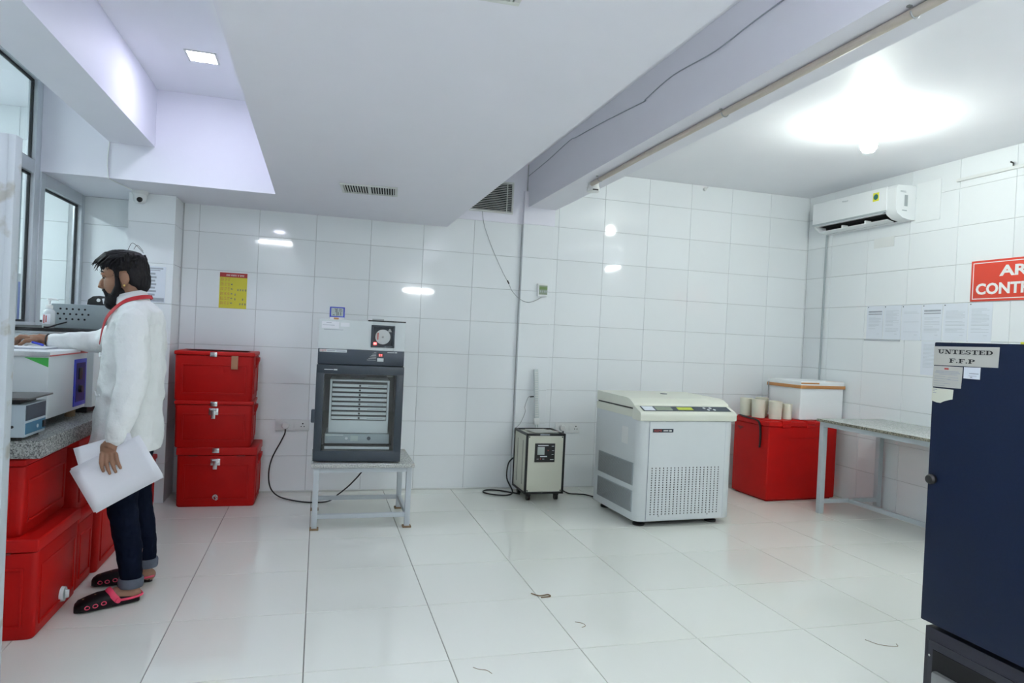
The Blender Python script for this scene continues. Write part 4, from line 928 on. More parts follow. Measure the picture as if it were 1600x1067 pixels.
# serif capitals built from strokes
def glyph(ch):
    Rr = []
    def rect(x0, y0, x1, y1): Rr.append([(x0, y0), (x1, y0), (x1, y1), (x0, y1)])
    def arc(cx, cy, ax, ay, bx, by, a0, a1, n=12):
        for i in range(n):
            t0 = R(a0+(a1-a0)*i/n); t1 = R(a0+(a1-a0)*(i+1)/n)
            Rr.append([(cx+bx*math.cos(t0), cy+by*math.sin(t0)), (cx+ax*math.cos(t0), cy+ay*math.sin(t0)), (cx+ax*math.cos(t1), cy+ay*math.sin(t1)), (cx+bx*math.cos(t1), cy+by*math.sin(t1))])
    s = 0.13
    if ch == 'U':
        rect(0, 1-s, .62, 1); rect(.80, 1-s, 1.25, 1); rect(.16, .38, .46, 1); rect(.97, .38, 1.08, 1); arc(.62, .40, .46, .40, .17, .24, 180, 360); wv = 1.25
    elif ch == 'N':
        rect(0, 1-s, .42, 1); rect(.80, 1-s, 1.3, 1); rect(.16, 0, .27, 1); rect(0, 0, .45, s); rect(1.0, 0, 1.12, 1); Rr.append([(.75, 0), (1.12, 0), (.46, 1), (.10, 1)]); wv = 1.3
    elif ch == 'T':
        rect(0, 1-s, 1.15, 1); rect(.42, 0, .73, 1); rect(.2, 0, .95, s); rect(0, .62, .09, 1); rect(1.06, .62, 1.15, 1); wv = 1.15
    elif ch in 'EF':
        rect(0, 1-s, 1.1, 1); rect(.16, 0, .48, 1); rect(1.0, .66, 1.1, 1); rect(.4, .45, .78, .45+s); rect(.70, .34, .79, .70)
        if ch == 'E': rect(0, 0, 1.12, s); rect(1.02, 0, 1.12, .36)
        else: rect(0, 0, .68, s)
        wv = 1.12
    elif ch == 'S':
        arc(.52, .73, .46, .27, .18, .13, 20, 270); arc(.52, .27, .50, .27, .20, .13, -160, 90); rect(.88, .62, .98, 1); rect(.02, 0, .12, .38); wv = 1.05
    elif ch == 'D':
        rect(0, 1-s, .5, 1); rect(0, 0, .5, s); rect(.16, 0, .48, 1); arc(.48, .5, .78, .5, .44, .37, -90, 90, 18); wv = 1.26
    elif ch == 'P':
        rect(0, 1-s, .5, 1); rect(0, 0, .68, s); rect(.16, 0, .48, 1); arc(.48, .70, .68, .30, .34, .17, -90, 90, 14); wv = 1.18
    else:
        arc(.16, .13, .14, .13, 0, 0, 0, 360, 10); wv = .36
    return Rr, wv
def serif(word, x, y, wid, hei, slope):
    items = []; cx = 0
    for ch in word:
        g, wv = glyph(ch); items.append((g, cx)); cx += wv+0.10
    k = wid/(cx-0.10); b = MB()
    for n_, (g, c0) in enumerate(items):
        for i, poly in enumerate(g):
            z = 0.0016
            b.bm.faces.new([b.bm.verts.new((x+(c0+px)*k, y+py*hei+slope*(c0+px)*k, z)) for px, py in poly])
    o = b.build('lettering', 'print_black', sh, ang=0); return o
serif('UNTESTED', 0.017, 1.3925, 0.200, 0.0145, 0.008)
serif('F.F.P', 0.062, 1.3625, 0.095, 0.0145, 0.008)
s2 = door_sheet([(-0.0, 1.276), (0.110, 1.277), (0.114, 1.350), (0.002, 1.3495)], 'paper_aged', 'form_label')
bars(s2, [(0.045, 1.338, 0.062, 1.344)], 'print_red', 'heading_lettering', 0.0016)
bars(s2, [(0.012, 1.331, 0.100, 1.3335), (0.008, 1.326, 0.106, 1.3285), (0.025, 1.321, 0.095, 1.323)]+[(0.006, 1.313-k*0.008, 0.05+0.02*(k % 2), 1.3145-k*0.008) for k in range(5)]+[(0.06, 1.311-k*0.008, 0.10, 1.3125-k*0.008) for k in range(2)], 'print', 'printed_lines', 0.0015)
s3 = door_sheet([(0.118, 1.313), (0.176, 1.3125), (0.177, 1.352), (0.118, 1.351)], 'sheet_plastic', 'note_label')
bars(s3, [(0.138, 1.329, 0.172, 1.332), (0.136, 1.322, 0.165, 1.3235), (0.142, 1.316, 0.150, 1.320)], 'print', 'printed_lines', 0.0015)
s4 = door_sheet([(0.0, 1.2270), (0.02, 1.222), (0.035, 1.2215), (0.05, 1.229), (0.072, 1.236), (0.081, 1.238), (0.083, 1.271), (0.0, 1.272)], 'cream_enamel', 'torn_label')
bars(s4, [(0.004, 1.266, 0.020, 1.268), (0.004, 1.260, 0.012, 1.262), (0.004, 1.254, 0.018, 1.256)], 'print', 'printed_lines', 0.0015)
# yellow folder on top of the freezer
tag(MB((1.0, -4.45, Hf)).prism([(0.83, -4.30), (1.12, -4.34), (1.16, -4.60), (0.86, -4.62)], 'z', Hf+0.0005, Hf+0.008, 0.001).build('yellow_folder', 'yellow'), 'yellow folder lying on top of the dark freezer', 'folder')

# ------------------------------------------------------------------ worn metal door leaf in the left foreground
t = thing('door_leaf', 'worn grey metal door leaf with chipped paint at the left edge', 'door', (-2.245, -3.40, 0))
zt = 1.945
MB().box(-0.56, -0.004, -0.022, 0.022, 0.0, zt, 0.003).build('panel', 'old_paint', t)
MB().box(-0.012, 0.010, -0.026, 0.026, 0.0, zt-0.002, 0.004).build('edge_channel', 'old_paint', t)
MB().box(-0.085, -0.048, -0.034, -0.02, 1.09, 1.145, 0.003).build('bolt', 'steel', t)

# ------------------------------------------------------------------ granite counter on the left
t = thing('granite_counter', 'thick grey granite counter slab above the red boxes', 'counter', (XL, -0.33, 0))
MB((XL, -0.33, 0)).box(XL+0.001, -2.39, -2.665, -0.302, 0.778, 0.855, 0.006).build('slab', 'granite', t)
for y in (-2.05, -1.41, -0.93): MB((XL, -0.33, 0)).box(XL+0.001, -2.75, y-0.02, y+0.02, 0.0, 0.778) if False else None
MB((XL, -0.33, 0)).box(XL+0.001, -2.50, -1.40, -1.34, 0.0, 0.778, 0.004).build('support_wall', 'granite', t)
MB((XL, -0.33, 0)).box(XL+0.001, -2.50, -0.36, -0.304, 0.0, 0.778, 0.004).build('support_wall', 'granite', t)
MB((XL, -0.33, 0)).box(XL+0.001, XL+0.05, -2.66, -1.41, 0.70, 0.778, 0.004).build('wall_bracket', 'steel', t)

# white instrument the man writes on
t = thing('bench_instrument', 'white boxy instrument with blue side panel under the man\'s writing hand', 'instrument', (-2.74, -2.07, 0.855))
x0, x1, y0, y1, z0, z1 = -0.26, 0.257, -0.265, 0.265, 0.045, 0.335
MB().box(x0, x1, y0, y1, z0, z1, 0.004).build('casing', 'white_enamel', t)
MB().box(x0-0.004, x1+0.004, y0-0.006, y1+0.004, z1, z1+0.022, 0.004).build('lid', 'ac_white', t)
MB().box(x0-0.006, x1+0.0055, y0-0.008, y0-0.004, z1-0.002, z1+0.020, 0.001).build('steel_edge', 'chrome', t)
MB().box(x1+0.0035, x1+0.0055, y0, y1, z1-0.001, z1+0.005).box(x1+0.0035, x1+0.006, 0.15, 0.262, z1+0.0, z1+0.018).build('red_edge', 'print_red', t)
bp = MB(); bp.box(x1-0.002, x1+0.004, 0.075, 0.258, 0.062, 0.305, 0.003); blue = bp.build('side_panel', 'blue', t)
MB().box(x1+0.0035, x1+0.0055, 0.10, 0.235, 0.085, 0.285).build('side_recess', mat('deep_blue_recess', (0.008, 0.014, 0.14), 0.5, noise=(14, 0.2)), blue)
MB().cyl((x1+0.004, 0.15, 0.15), (x1+0.02, 0.15, 0.15), 0.02, 0.018, 14).build('knob', 'black', blue)
MB().box(x1+0.004, x1+0.012, 0.13, 0.175, 0.20, 0.26, 0.003).build('switch', 'black', blue)
MB().prism([(0.16, 0.328), (0.256, 0.328), (0.256, 0.285)], 'y', y0-0.0015, y0+0.001).build('sticker', 'green', t)
for x in (x0+0.06, x1-0.05):
    for y in (y0+0.06, y1-0.06): MB().cyl((x, y, 0), (x, y, z0+0.002), 0.024, 0.024, 14).build('foot', 'rust', t)
# weighing scale in front
t = thing('weighing_scale', 'pale blue bench scale with dark steel plate at the counter corner', 'scale', (-2.575, -2.575, 0.855))
MB().box(-0.13, 0.130, -0.105, 0.115, 0.014, 0.150, 0.004).build('casing', 'scale_body', t)
MB().box(-0.14, 0.15, -0.125, 0.135, 0.172, 0.180, 0.002).build('weighing_plate', mat('dark_steel_plate', (0.10, 0.10, 0.10), 0.4, noise=(20, 0.2)), t)
MB().box(-0.10, 0.10, -0.08, 0.09, 0.148, 0.173).build('plate_support', 'black', t)
MB().box(0.129, 0.1315, -0.10, 0.11, 0.082, 0.146).build('upper_label', 'slate', t)
lb_ = MB().box(0.129, 0.1318, -0.10, 0.11, 0.026, 0.072).build('lower_label', 'scale_blue', t)
MB().box(0.131, 0.137, 0.075, 0.10, 0.034, 0.064, 0.002).build('switch', 'black', lb_)
MB().cyl((0.1315, 0.02, 0.048), (0.1345, 0.02, 0.048), 0.008, 0.008, 12).build('dial', 'scale_body', lb_)
for x in (-0.11, 0.10):
    for y in (-0.085, 0.09): MB().cyl((x, y, 0), (x, y, 0.016), 0.014, 0.014, 10).build('foot', 'black', t)
MB().cyl((0.085, -0.105, 0.058), (0.085, -0.108, 0.058), 0.006, 0.006, 10).build('screw', 'black', t)
# big white cabinet with black top at the back of the counter
t = thing('counter_cabinet', 'wide pale cabinet with a black top edge behind the writing arm', 'cabinet', (-2.75, -1.33, 0.855))
MB().box(-0.30, 0.285, -0.42, 0.42, 0.035, 0.425, 0.006).build('casing', 'white_enamel', t)
MB().box(-0.33, 0.300, -0.435, 0.43, 0.425, 0.438, 0.003).build('top_trim', 'steel', t)
MB().box(-0.33, 0.302, -0.437, 0.43, 0.438, 0.456, 0.004).build('black_top', 'black', t)
MB().box(-0.26, 0.25, -0.38, 0.38, 0.0, 0.036).build('plinth', 'black', t)
# perforated hood standing on it
t = thing('perforated_hood', 'grey steel hood with rows of round holes on the cabinet top', 'hood', (-2.575, -1.50, 1.311))
b = MB(); A = [(-0.185, 0.0), (-0.150, 0.135), (0.17, 0.138), (0.20, 0.0)]
hw = 0.0055; ys0, ys1 = -0.10, -0.097
b.prism(A, 'y', -0.10, 0.16, 0.004); b.build('shell', 'hood', t)
hl = MB()
for r_, (zz, n_, off) in enumerate(((0.108, 5, 0.012), (0.080, 6, 0.0), (0.052, 5, 0.012))):
    for k in range(n_): hl.cyl((-0.118+off+k*0.030, -0.099, zz), (-0.118+off+k*0.030, -0.1012, zz), hw, hw, 12)
hl.build('round_holes', 'void', t)
t = thing('tape_dispenser', 'black tape dispenser with a white spool on the steel hood', 'tape dispenser', (-2.53, -1.43, 1.451))
b = MB(); b.prism([(-0.065, 0.0), (-0.06, 0.03), (-0.035, 0.05), (0.0, 0.055), (0.055, 0.048), (0.07, 0.035), (0.072, 0.0)], 'y', -0.03, 0.03, 0.004); b.build('body', 'black', t)
MB().cyl((-0.005, -0.032, 0.028), (-0.005, 0.032, 0.028), 0.010, 0.010, 14).build('hub', 'white_pl', t)
MB().box(0.022, 0.034, -0.0325, -0.029, 0.002, 0.034, 0.001, mtx=Matrix.Rotation(R(-14), 4, 'Y')).build('tape_end', 'white_pl', t)
# pump bottle
t = thing('pump_bottle', 'clear hand-sanitiser bottle with a white pump on the cabinet top', 'bottle', (-2.705, -1.69, 1.311))
MB().lathe([(0.0, 0.0), (0.028, 0.0), (0.030, 0.004), (0.030, 0.085), (0.022, 0.098), (0.013, 0.104), (0.013, 0.112), (0.0, 0.112)]).build('bottle_body', 'clear', t)
MB().box(-0.020, 0.016, -0.0312, -0.026, 0.02, 0.075, 0.002).build('label_sticker', 'paper', t)
bars(t, [(-0.016, 0.025, -0.010, 0.07), (-0.006, 0.03, 0.0, 0.066)], 'print_red', 'label_print').matrix_basis = frame_back(0, -0.0305, 0)
pm = MB(); pm.lathe([(0.017, 0.104), (0.017, 0.122), (0.008, 0.126), (0.006, 0.126), (0.006, 0.148), (0.013, 0.150), (0.013, 0.160), (0.0, 0.161)]); pm.tube([(0.0, 0.0, 0.155), (0.03, -0.002, 0.156), (0.042, -0.002, 0.150)], [0.006, 0.005, 0.004], 8)
pm.build('pump', 'white_pl', t)
tag(MB((-2.66, -1.68, 1.311)).tube(smooth_pts([(-2.71, -1.745, 1.315), (-2.69, -1.725, 1.316), (-2.665, -1.69, 1.33), (-2.64, -1.63, 1.345)]), 0.004, 6).build('thin_cable', 'rubber'), 'short black cable beside the pump bottle', 'cable')
# blue drawer unit in the neighbouring room
t = thing('drawer_unit', 'white drawer unit with blue plastic drawers behind the glazing', 'drawers', (-3.55, -0.55, 0), 0)
MB().box(-0.24, 0.24, -0.24, 0.24, 0.0, 1.66, 0.006).build('carcass', 'white_pl', t)
for i, (za, zb_) in enumerate(((1.33, 1.60), (1.02, 1.28), (0.70, 0.98))):
    dd = MB().box(-0.20, 0.215, -0.262, -0.238, za, zb_, 0.006).box(0.238, 0.250, -0.20, 0.20, za, zb_, 0.004).build('drawer', 'blue_drawer', t)
    MB().box(-0.06, 0.06, -0.275, -0.26, zb_-0.06, zb_-0.035, 0.004).build('handle', 'blue', dd)

# ------------------------------------------------------------------ the man in the lab coat
PX, PY = -2.18, -2.13
man = thing('person', 'bearded man in white lab coat and jeans writing while holding papers', 'person', (PX, PY, 0))
PO = (PX, PY, 0)
def organic(mb, name, m, voxel, smooth, parent=man, noise=0.0, nscale=0.1, factor=0.5):
    o = mb.build(name, m, parent, ang=0)
    md = o.modifiers.new('remesh', 'REMESH'); md.mode = 'VOXEL'; md.voxel_size = voxel; md.use_smooth_shade = True
    if smooth: s_ = o.modifiers.new('smooth', 'SMOOTH'); s_.iterations = smooth; s_.factor = factor
    if noise:
        tx = bpy.data.textures.new(name+'_folds', 'CLOUDS'); tx.noise_scale = nscale; tx.noise_depth = 1
        dm = o.modifiers.new('folds', 'DISPLACE'); dm.texture = tx; dm.strength = noise; dm.mid_level = 0.5
    return o
def limb(mb, pts, rad, n=14):
    mb.tube(pts, rad, n)
    for p, q in zip(pts, rad): mb.ell(p, q, q, q, sub=2)

TILT = Matrix.Rotation(R(-9), 4, 'Y')     # head bowed towards -X
HC = Vector((-2.222, -2.13, 1.585))
def hp(x, y, z): return HC + TILT.to_3x3() @ Vector((x, y, z))
# arms: joints
Ls, Le, Lw = Vector((-2.150, -2.315, 1.395)), Vector((-2.118, -2.385, 1.10)), Vector((-2.175, -2.400, 0.838))
Rs, Re, Rw = Vector((-2.175, -1.955, 1.385)), Vector((-2.40, -1.915, 1.245)), Vector((-2.600, -1.965, 1.252))
bdy = MB(PO)
# skull, face, neck
bdy.ell(hp(0.0, 0, 0.035), 0.094, 0.074, 0.088, TILT); bdy.ell(hp(-0.052, 0, -0.03), 0.058, 0.058, 0.082, TILT); bdy.ell(hp(-0.072, 0, -0.088), 0.036, 0.040, 0.036, TILT)
bdy.ell(hp(-0.062, 0, 0.03), 0.048, 0.062, 0.045, TILT)
bdy.tube([hp(-0.100, 0, 0.012), hp(-0.118, 0, -0.012), hp(-0.128, 0, -0.030), hp(-0.105, 0, -0.040)], [0.009, 0.012, 0.014, 0.012], 10); bdy.ell(hp(-0.122, 0, -0.030), 0.012, 0.017, 0.011)
for s in (-1, 1):
    bdy.ell(hp(-0.095, s*0.03, 0.026), 0.016, 0.024, 0.009, TILT)
    bdy.ell(hp(0.004, s*0.080, -0.008), 0.021, 0.010, 0.034, TILT); bdy.ell(hp(0.0, s*0.080, -0.036), 0.011, 0.008, 0.013)
bdy.ell(hp(-0.104, 0, -0.062), 0.014, 0.024, 0.008)
limb(bdy, [hp(0.012, 0, -0.04), (-2.20, PY, 1.46), (-2.18, PY, 1.38)], [0.058, 0.056, 0.066])
# trunk, hips, legs
bdy.loft([((-2.17, PY, 1.42), (0.07, 0, 0), (0, 0.12, 0), 2), ((-2.17, PY, 1.36), (0.095, 0, 0), (0, 0.17, 0), 2), ((-2.175, PY, 1.20), (0.105, 0, 0), (0, 0.165, 0), 2), ((-2.18, PY, 1.02), (0.105, 0, 0), (0, 0.155, 0), 2), ((-2.185, PY, 0.88), (0.11, 0, 0), (0, 0.165, 0), 2), ((-2.18, PY, 0.80), (0.09, 0, 0), (0, 0.15, 0), 2)])
LA, RA = Vector((-2.130, -2.245, 0.085)), Vector((-2.120, -1.985, 0.085))
limb(bdy, [(-2.18, -2.21, 0.86), (-2.180, -2.225, 0.47), (-2.125, -2.235, 0.25), LA], [0.078, 0.050, 0.044, 0.036])
limb(bdy, [(-2.18, -2.05, 0.86), (-2.160, -2.03, 0.47), (-2.115, -2.00, 0.25), RA], [0.078, 0.050, 0.044, 0.036])
for A_, dirv in ((LA, Vector((-0.232, -0.109, 0))), (RA, Vector((-0.268, -0.024, 0)))):
    dv = dirv.normalized(); heel = A_ + Vector((0.020, 0.004, -0.045))
    bdy.tube([heel-dv*0.0, A_+dv*0.06+Vector((0, 0, -0.035)), A_+dv*0.15+Vector((0, 0, -0.052))], [0.034, 0.034, 0.024], 12)
    bdy.ell(heel, 0.032, 0.030, 0.032)
# arms
limb(bdy, [Ls, Le, Lw], [0.048, 0.040, 0.027]); limb(bdy, [Rs, Re, Rw], [0.048, 0.040, 0.027])
# left hand hangs over the papers, fingers curling down in front of them
lp = Lw+Vector((-0.022, -0.012, -0.058))
bdy.ell(lp, 0.040, 0.020, 0.050, Matrix.Rotation(R(20), 4, 'Y'))
bdy.tube([Lw, lp], [0.027, 0.030], 12)
for k, (dx, l1, l2, l3) in enumerate(((-0.030, .038, .026, .020), (-0.010, .042, .028, .022), (0.010, .040, .026, .020), (0.028, .032, .022, .018))):
    b0 = lp+Vector((dx, -0.012, -0.030+abs(dx)*0.2)); dr1 = Vector((0.18+dx*4, -0.45, -0.85)).normalized(); dr2 = Vector((0.30+dx*3, -0.02, -0.95)).normalized(); dr3 = Vector((0.30+dx*2, 0.30, -0.9)).normalized()
    p1 = b0+dr1*l1; p2 = p1+dr2*l2; p3 = p2+dr3*l3
    limb(bdy, [b0, p1, p2, p3], [0.0095, 0.0090, 0.0082, 0.0070], 10)
tb = lp+Vector((-0.032, 0.010, 0.012)); limb(bdy, [tb, tb+Vector((-0.018, 0.014, -0.034)), tb+Vector((-0.010, 0.016, -0.062))], [0.0115, 0.0105, 0.0085], 10)
# right hand rests on the instrument, holding a pen
rp = Rw+Vector((-0.055, -0.008, 0.006))
bdy.ell(rp, 0.050, 0.038, 0.020, Matrix.Rotation(R(8), 4, 'Y')); bdy.tube([Rw, rp], [0.027, 0.026], 12)
ztop = 0.855+0.335+0.022
for k, dy in enumerate((-0.030, -0.010, 0.010, 0.028)):
    l = (0.030, 0.036, 0.038, 0.034)[k]
    b0 = rp+Vector((-0.036, dy, 0.004)); p1 = b0+Vector((-l, 0.2*dy, 0.006)); p2 = p1+Vector((-0.022, 0.1*dy, -0.018)); p3 = Vector((p2.x-0.008, p2.y, ztop+0.009))
    limb(bdy, [b0, p1, p2, p3], [0.0100, 0.0092, 0.0084, 0.0072], 10)
tb = rp+Vector((0.0, -0.034, -0.006)); limb(bdy, [tb, tb+Vector((-0.038, -0.012, -0.006)), Vector((tb.x-0.068, tb.y+0.004, ztop+0.012))], [0.012, 0.0105, 0.0085], 10)
organic(bdy, 'body', 'skin', 0.0032, 3)

# trousers
tr = MB(PO)
limb(tr, [(-2.18, -2.205, 0.86), (-2.185, -2.225, 0.48), (-2.140, -2.238, 0.25), (-2.125, -2.243, 0.125)], [0.094, 0.068, 0.057, 0.050], 18)
limb(tr, [(-2.18, -2.055, 0.86), (-2.165, -2.03, 0.48), (-2.125, -2.00, 0.25), (-2.115, -1.987, 0.135)], [0.094, 0.068, 0.057, 0.050], 18)
organic(tr, 'trousers', 'jeans', 0.006, 2, noise=0.012, nscale=0.05)
for A_ in ((-2.126, -2.243, 0.075), (-2.115, -1.987, 0.085)):
    cf = MB(PO); a = Vector(A_)
    cf.loft([(a+Vector((0, 0, z)), (q, 0, 0), (0, q*0.95, 0), 2) for z, q in ((0.0, 0.054), (0.01, 0.057), (0.038, 0.057), (0.046, 0.054))], 24)
    cf.build('trouser_cuff', 'cuff', man)

# lab coat
SEC = [(0.735, -2.195, 0.158, 0.196), (0.85, -2.192, 0.152, 0.194), (0.98, -2.187, 0.144, 0.188), (1.12, -2.180, 0.138, 0.186), (1.26, -2.176, 0.132, 0.195), (1.36, -2.168, 0.122, 0.205), (1.42, -2.165, 0.104, 0.180), (1.455, -2.178, 0.080, 0.120), (1.485, -2.196, 0.064, 0.078)]
ct = MB(PO)
ct.loft([((xc, PY, z), (a, 0, 0), (0, b, 0), 2.3) for z, xc, a, b in SEC], 32)
limb(ct, [Ls+Vector((0, 0.03, 0.005)), Ls+Vector((0, -0.005, -0.03)), Le, Le*0.45+Lw*0.55, Lw+Vector((-0.002, -0.003, -0.004))], [0.070, 0.076, 0.068, 0.060, 0.050], 18)
limb(ct, [Rs, Rs*0.5+Re*0.5, Re, Rw+Vector((0.02, 0, 0))], [0.070, 0.066, 0.060, 0.042], 18)
coat = organic(ct, 'lab_coat', 'coat', 0.006, 3, noise=0.024, nscale=0.085)
cl = MB(PO)      # standing collar
cl.loft([((-2.188, PY, 1.450), (0.078, 0, 0.0), (0, 0.092, 0), 2), ((-2.198, PY, 1.480), (0.070, 0, 0.010), (0, 0.078, 0), 2), ((-2.206, PY, 1.508), (0.064, 0, 0.020), (0, 0.069, 0), 2)], 28, caps=False)
c_o = cl.build('collar', 'coat', coat); sd = c_o.modifiers.new('thick', 'SOLIDIFY'); sd.thickness = 0.006; sd.offset = 0
def on_coat(z, ph, off):
    for (z0, x0, a0, b0), (z1, x1, a1, b1) in zip(SEC, SEC[1:]):
        if z0 <= z <= z1:
            k = (z-z0)/(z1-z0); xc, a, b = x0+(x1-x0)*k, a0+(a1-a0)*k, b0+(b1-b0)*k
            c, s_ = math.cos(R(ph)), math.sin(R(ph)); e = 2/2.3
            return Vector((xc+math.copysign(abs(c)**e, c)*(a+off), PY+math.copysign(abs(s_)**e, s_)*(b+off), z))
def ribbon(path, wd, th, name, m, parent):
    b = MB(PO); rings = []
    for i, (p, nrm) in enumerate(path):
        tg = (path[min(i+1, len(path)-1)][0]-path[max(i-1, 0)][0]).normalized(); sd_ = tg.cross(nrm).normalized()
        rings.append([b.bm.verts.new(p+sd_*wd/2+nrm*th), b.bm.verts.new(p-sd_*wd/2+nrm*th), b.bm.verts.new(p-sd_*wd/2-nrm*th), b.bm.verts.new(p+sd_*wd/2-nrm*th)])
    b.skin(rings); return b.build(name, m, parent)
ctl_ = [(1.484, 10), (1.482, -20), (1.478, -50), (1.470, -75), (1.452, -100), (1.425, -122), (1.38, -140), (1.32, -153), (1.25, -163)]
pth = []
for i, (z, ph) in enumerate(ctl_):
    p = on_coat(z, ph, 0.013); q = on_coat(z, ph, 0.03); n_ = (q-p).normalized()
    pth.append((p+Vector((0, 0, 0.012 if z > 1.44 else 0.004)), (n_+Vector((0, 0, 0.5 if z > 1.40 else 0.1))).normalized()))
sp = smooth_pts([p for p, n_ in pth], 4); sn = smooth_pts([n_ for p, n_ in pth], 4)
lan = ribbon(list(zip(sp, [n_.normalized() for n_ in sn])), 0.020, 0.0015, 'lanyard', 'lanyard', man)
ctl2 = [(1.484, 10), (1.482, 40), (1.474, 70), (1.455, 100), (1.42, 125), (1.36, 148), (1.25, 175)]
pth2 = [(on_coat(z, ph, 0.018)+Vector((0, 0, 0.012 if z > 1.44 else 0.004)), ((on_coat(z, ph, 0.03)-on_coat(z, ph, 0.01)).normalized()+Vector((0, 0, 0.4))).normalized()) for z, ph in ctl2]
ribbon(list(zip(smooth_pts([p for p, n_ in pth2], 4), [n_.normalized() for n_ in smooth_pts([n_ for p, n_ in pth2], 4)])), 0.020, 0.0015, 'lanyard_far', 'lanyard', man).name = 'lanyard'
pk = []
for z in (1.03, 0.99, 0.93, 0.88):      # side pocket seam
    pass
pf = MB(PO)
for ph0, ph1, z in ((-165, -128, 1.015), (-168, -140, 1.20)):
    pts_ = [on_coat(z+0.01*math.sin(k), ph0+(ph1-ph0)*k/6, 0.007) for k in range(7)]
    pf.tube(pts_, 0.0035, 6)
pf.build('pocket_edge', 'coat', coat)

# hair, beard, brows, eyes, earring
hr = MB(PO)
hr.ell(hp(0.004, 0, 0.060), 0.095, 0.082, 0.076, TILT); hr.ell(hp(0.038, 0, 0.012), 0.058, 0.080, 0.085, TILT); hr.ell(hp(-0.055, 0, 0.098), 0.062, 0.068, 0.040, TILT); hr.ell(hp(0.055, 0, -0.035), 0.040, 0.060, 0.050, TILT)
for s in (-1, 1): hr.ell(hp(-0.030, s*0.064, 0.045), 0.016, 0.012, 0.045, TILT); hr.ell(hp(-0.034, s*0.066, -0.002), 0.010, 0.007, 0.040, TILT)
rng = random.Random(3)
for i in range(150):
    a = rng.uniform(-1, 1); y = a*0.072; x0 = rng.uniform(-0.03, 0.08)
    z0 = 0.128-(y*y)*6-max(0, x0-0.02)**2*6
    p0 = hp(x0, y, z0); ln = rng.uniform(0.06, 0.11)
    p1 = hp(x0-ln*0.5, y*1.12, z0+0.012-abs(a)*0.016); p2 = hp(x0-ln*0.95, y*1.22, z0-0.006-abs(a)*0.03-max(0, -x0)*0.4); p3 = hp(x0-ln*1.15, y*1.25, z0-0.034-abs(a)*0.03-rng.uniform(0, 0.012))
    hr.tube([p0, p1, p2, p3], [0.006, 0.0055, 0.004, 0.0018], 5)
for i in range(110):
    a = rng.uniform(-2.4, 2.4); zz = rng.uniform(-0.03, 0.09)
    p0 = hp(0.015+0.094*math.cos(a), 0.088*math.sin(a), zz)
    if p0.x < hp(-0.03, 0, 0).x: continue
    if abs(math.sin(a)) > 0.72 and zz < 0.055 and math.cos(a) < 0.55: continue
    hr.tube([hp(0.008+0.082*math.cos(a), 0.078*math.sin(a), zz+0.03), hp(0.008+0.090*math.cos(a), 0.085*math.sin(a), zz+0.005), hp(0.006+0.086*math.cos(a), 0.081*math.sin(a), zz-0.030)], [0.006, 0.006, 0.003], 5)
organic(hr, 'hair', 'hair', 0.0032, 1)
st = MB(PO)
for a0, b0, c0 in (((0.02, -0.02, 0.135), (0.05, -0.035, 0.165), (0.095, -0.05, 0.110)), ((0.04, 0.01, 0.14), (0.06, 0.005, 0.158), (0.085, -0.01, 0.125)), ((-0.085, -0.02, 0.10), (-0.118, -0.03, 0.075), (-0.122, -0.035, 0.042)), ((-0.08, 0.01, 0.105), (-0.115, 0.0, 0.08), (-0.112, -0.005, 0.05))):
    st.tube(smooth_pts([hp(*a0), hp(*b0), hp(*c0)], 5), 0.0013, 5)
st.build('loose_strands', 'hair', man)
be = MB(PO)
be.ell(hp(-0.066, 0, -0.100), 0.050, 0.052, 0.048, TILT); be.ell(hp(-0.035, 0, -0.075), 0.050, 0.063, 0.040, TILT); be.ell(hp(-0.110, 0, -0.052), 0.012, 0.028, 0.008, TILT); be.ell(hp(-0.085, 0, -0.118), 0.036, 0.036, 0.036, TILT)
for s in (-1, 1):
    be.tube([hp(-0.033, s*0.066, 0.0), hp(-0.034, s*0.063, -0.04), hp(-0.055, s*0.050, -0.085)], [0.010, 0.014, 0.022], 10)
    be.tube([hp(-0.112, s*0.005, -0.052), hp(-0.104, s*0.026, -0.062), hp(-0.094, s*0.034, -0.085)], [0.008, 0.008, 0.010], 8)
organic(be, 'beard', 'hair', 0.0032, 2)
for s in (-1, 1):
    eb = MB(PO); eb.tube([hp(-0.106, s*0.014, 0.034), hp(-0.104, s*0.034, 0.038), hp(-0.090, s*0.050, 0.030)], [0.004, 0.005, 0.003], 8); eb.build('eyebrow', 'hair', man)
    ey = MB(PO); ey.ell(hp(-0.090, s*0.030, 0.008), 0.011, 0.011, 0.006); e_o = ey.build('eye', 'eye', man)
    pu = MB(PO); pu.ell(hp(-0.0985, s*0.033, 0.006), 0.005, 0.008, 0.005); pu.build('iris', 'hair', e_o)
    ld_ = MB(PO); ld_.ell(hp(-0.092, s*0.031, 0.013), 0.015, 0.016, 0.009); ld_.build('eyelid', 'skin', man)
er = MB(PO); er.ell(hp(0.0, -0.088, -0.044), 0.005, 0.004, 0.006); er.build('earring', mat('gold', (0.85, 0.60, 0.20), 0.25, 1.0, noise=(30, 0.1)), man)
# bracelet threads
br = MB(PO); a = Rw+Vector((-0.012, 0, 0)); br.tube([a+Vector((0.003*math.cos(q), 0.031*math.cos(q), 0.031*math.sin(q))) for q in [k*math.pi/10 for k in range(21)]], 0.003, 6); br.build('bracelet', 'black', man)
br = MB(PO); a = Lw+Vector((-0.006, -0.002, -0.022)); br.tube([a+Vector((0.031*math.cos(q), 0.029*math.sin(q), 0.004*math.cos(q))) for q in [k*math.pi/10 for k in range(21)]], 0.0028, 6); br.build('bracelet', 'cream_enamel', man)

